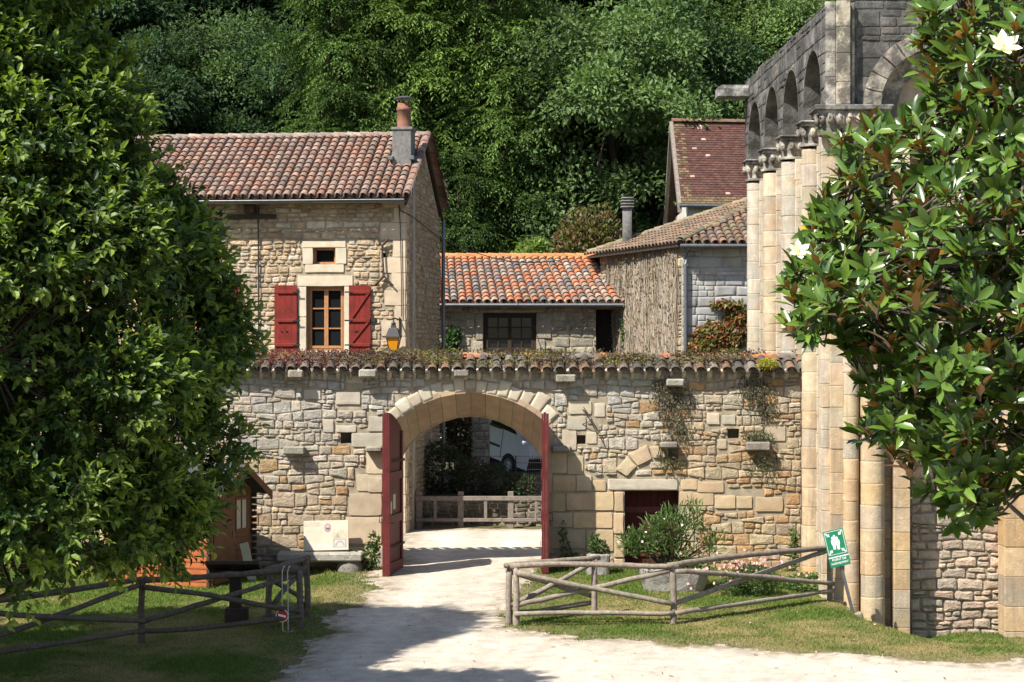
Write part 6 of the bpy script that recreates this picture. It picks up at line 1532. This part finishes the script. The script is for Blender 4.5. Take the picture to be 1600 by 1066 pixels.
for i in range(34):
    z = g.uniform(1.2, 9.4); a = i*2.4+g.uniform(-.4, .4); k = np.clip((z-tz0)/10.8-.06, .05, .95)*9; p = trunkpts[int(k)].lerp(trunkpts[min(9, int(k)+1)], k-int(k)); rr = crownR(z)*.8
    q = Vector((TX+math.cos(a)*rr, TY_+math.sin(a)*rr, z)); m = p.lerp(q, .5)+Vector((0, 0, -.15)); twig.tube([p, m, q], [.07, .045, .018], n=6, rough=.06); limbs += [m, q, p.lerp(q, .75)]
lobes = []
for i in range(225):
    z = g.uniform(1.5, 9.5); a = i*2.399+g.uniform(-.35, .35)
    if z < 2.0 and math.cos(a) > .45: z += .6
    if math.sin(a) > .35 and g.random() < .45: a = -a
    rr = crownR(z)*g.uniform(.8, 1.02); lobes.append((np.array([TX+math.cos(a)*rr, TY_+math.sin(a)*rr, z]), g.uniform(.45, .8), a, g.uniform(.8, 1.25)))
for c0_, rl, a, tint in lobes:
    o = np.array([math.cos(a), math.sin(a), 0])
    for i in range(int(22*rl/.6)):
        q = unit((sph(g, 1)[0]+o*.75+np.array([0, 0, .35]))[None])[0]; c = c0_+q*rl*g.uniform(.45, 1)*np.array([1, 1, .75])
        if i % 4 == 0:
            lm = min(limbs, key=lambda p: (p-Vector(c)).length); twig.tube([lm, lm.lerp(Vector(c), .5)+Vector((0, 0, -.05)), Vector(c)], [.018, .013, .008], n=4, cap=False)
        for b in range(4):
            d = unit((q+o*.3+g.normal(0, .5, 3)+np.array([0, 0, .15]))[None])[0]; ln = g.uniform(.22, .5); n = 11
            t = np.linspace(.15, 1, n)[:, None]; P = c+d*ln*t+g.normal(0, .02, (n, 3)); e1 = unit(np.cross(d, [[.1, .2, 1.0]]))[0]; e2 = np.cross(d, e1); ph = np.arange(n)*2.4+g.uniform(0, 6)
            D = (np.cos(ph)[:, None]*e1+np.sin(ph)[:, None]*e2)*(1.15-.6*t)+d*(.35+.6*t)+np.array([0, 0, .1])
            N = np.tile(d*.6, (n, 1))+np.array([0, 0, .85])+g.normal(0, .25, (n, 3))
            new = np.clip(t-.4, 0, 1)*1.5*(g.random() < .7); cc = pick(g, n, LC*tint, .2)*(1-new)+np.array([[.165, .235, .036]])*new  # paler young tips, with sunlit leaf ends painted into the colour
            lv.add(P, D, N, g.uniform(.075, .15, n), g.uniform(.042, .078, n), cc*g.uniform(.7, 1.15, (n, 1)), 'leaf', .22, .2)
            if b == 0: twig.tube([Vector(c), Vector(c+d*ln*.9)], [.009, .005], n=4, cap=False)
n = 17000; z = g.uniform(1.6, 9.8, n); a = g.uniform(0, 2*np.pi, n); rr = np.array([crownR(q) for q in z])*np.sqrt(g.uniform(.02, .5, n))
lv.add(np.stack([TX+np.cos(a)*rr, TY_+np.sin(a)*rr, z], -1), sph(g, n), sph(g, n)+np.array([0, 0, .8]), g.uniform(.18, .3, n), g.uniform(.1, .16, n), pick(g, n, LC, .2))
obj('crown', lv.mesh('crown'), M['leaf'], lt); obj('trunk', twig, M['bark'], lt)
dup(lt, (-10.8, 28.9, float(zg(-10.8, 28.9))), 1.0, (1.0, 1.0, 1.22), 'second leafy tree behind the huge left tree, mostly out of view')

# ------------------------------------------------------------------ evergreen magnolia at the right
g = rnd_np(410); poly = [(1452, -60), (1436, 60), (1428, 110), (1446, 155), (1400, 190), (1330, 195), (1275, 262), (1292, 300), (1275, 345), (1238, 400), (1226, 480), (1236, 545), (1275, 560), (1330, 556), (1345, 620), (1328, 688), (1372, 716), (1420, 735), (1452, 792), (1522, 838), (1560, 790), (1610, 765), (1760, 760), (1960, 640), (2100, 300), (2050, -150)]
def inpx(x, y):
    c = False
    for i in range(len(poly)):
        (x0, y0), (x1, y1) = poly[i], poly[i-1]
        if (y0 > y) != (y1 > y) and x < (x1-x0)*(y-y0)/(y1-y0)+x0: c = not c
    return c
def edge(x, y): return min(math.hypot(x-(lerp(poly[i-1][0], poly[i][0], t)), y-(lerp(poly[i-1][1], poly[i][1], t))) for i in range(len(poly)) for t in (0, .5))
mx, my_ = 5.6, 15.6; mz = float(zg(mx, my_)); mg = thing('magnolia', 'evergreen magnolia with glossy leaves and white flowers at the right edge', 'tree', (mx, my_, mz))
lv = Leaves(); tw = MB(True)
tp = [Vector((mx+.12*math.sin(i), my_+.1*math.cos(i*1.3), lerp(mz-.2, 9.5, i/8))) for i in range(9)]; tw.tube(tp, [.3, .25, .22, .19, .16, .13, .1, .07, .04], n=10, rough=.05)
hubs = []
for i in range(26):
    for _ in range(50):
        px, py = g.uniform(1240, 1800), g.uniform(-40, 820)
        if inpx(px, py) and edge(px, py) > 28: break
    q = P3(px, py, g.uniform(15.2, 17.2)); j = int(np.clip((q.z-mz-1.2)/10*8, 1, 7)); p = tp[j]; m = p.lerp(q, .5)+Vector((0, 0, .12)); tw.tube([p, m, q], [.045, .028, .012], (.1, .085, .065), n=6, rough=.05); hubs += [q, p.lerp(m, .8), m.lerp(q, .5)]
MC = np.array([(.045, .09, .013), (.06, .115, .016), (.032, .07, .012), (.09, .15, .022)])
cnt = 0
while cnt < 2300:
    px, py = g.uniform(1222, 2080), g.uniform(-140, 842)
    if not inpx(px, py): continue
    e = edge(px, py)
    if (e < 30 and g.random() < .4) or (px < 1430 and py < 270 and g.random() < .45): cnt += g.random() < .3; continue
    th = min(2.0, .35+e*.012); Y = 14.9+g.uniform(-1, .9)*th; c = P3(px, py, Y); cnt += 1
    h = min(hubs, key=lambda q: (q-c).length)
    out = np.array((c-h).normalized()) if (c-h).length > .05 else np.array([-1, 0, 0]); ax = unit((out*.3+np.array([-.15, -.36, .76])+g.normal(0, .4, 3))[None])[0]
    n = g.integers(7, 12); ph = np.arange(n)*2.4+g.uniform(0, 6); e1 = unit(np.cross(ax, [[.2, .1, 1.0]]))[0]; e2 = np.cross(ax, e1); opn = g.uniform(.45, 1.35, n)[:, None]
    ro = np.cos(ph)[:, None]*e1+np.sin(ph)[:, None]*e2; D = ro*opn+ax*(1.35-opn*.55)+np.array([0, 0, -.12]); N = ax-ro*.25+g.normal(0, .12, (n, 3))
    P = np.array(c)-ax*g.uniform(0, .1, n)[:, None]; col = pick(g, n, MC, .2)
    if g.random() < .02: col[0] = (.45, .3, .02)
    lv.add(P, D, N, g.uniform(.13, .21, n), g.uniform(.044, .068, n), col, 'leaf', .2, .1)
    hq = h if cnt % 5 == 0 else h.lerp(c, max(0, 1-.4/max(.05, (c-h).length)))
    tw.tube([hq, hq.lerp(c, .55)+Vector((g.normal()*.03, g.normal()*.03, -.04)), c-Vector(ax)*.1, c], [.011, .008, .006, .005], (.12, .1, .075), 5, False)
obj('crown', lv.mesh('crown', True), M['magnolia'], mg); obj('trunk', tw, pmat('grey_bark', (.11, .095, .075), .4, 20, .9, .4, 60), mg)
for (px, py, s) in ((1567, 76, 1.0), (1247, 396, .8)):
    c = P3(px, py, 13.0 if px > 1400 else 14.4); fl = Leaves(); ax = unit(np.array([[.1, -.75, .55]]))[0]; e1 = unit(np.cross(ax, [[.2, .1, 1.0]]))[0]; e2 = np.cross(ax, e1)
    for k, opn, L in ((6, 1.2, .13), (4, .7, .1)):
        a = np.arange(k)*2*np.pi/k+k; ro = np.cos(a)[:, None]*e1+np.sin(a)[:, None]*e2; fl.add(np.tile(np.array(c), (k, 1)), ro*opn+ax*.5, ax-ro*.4, L*s, .065*s, (.82, .8, .72), 'leaf', .2, -.12)
    o = obj('flower', fl.mesh('flower', True), M['petal'], mg); st = MB(True); st.lathe(Vector(np.array(c)), [(.012, -.01), (.016, .02), (.01, .04), (0, .045)], (.5, .45, .2), 8); obj('pistil', st, M['print'], o)
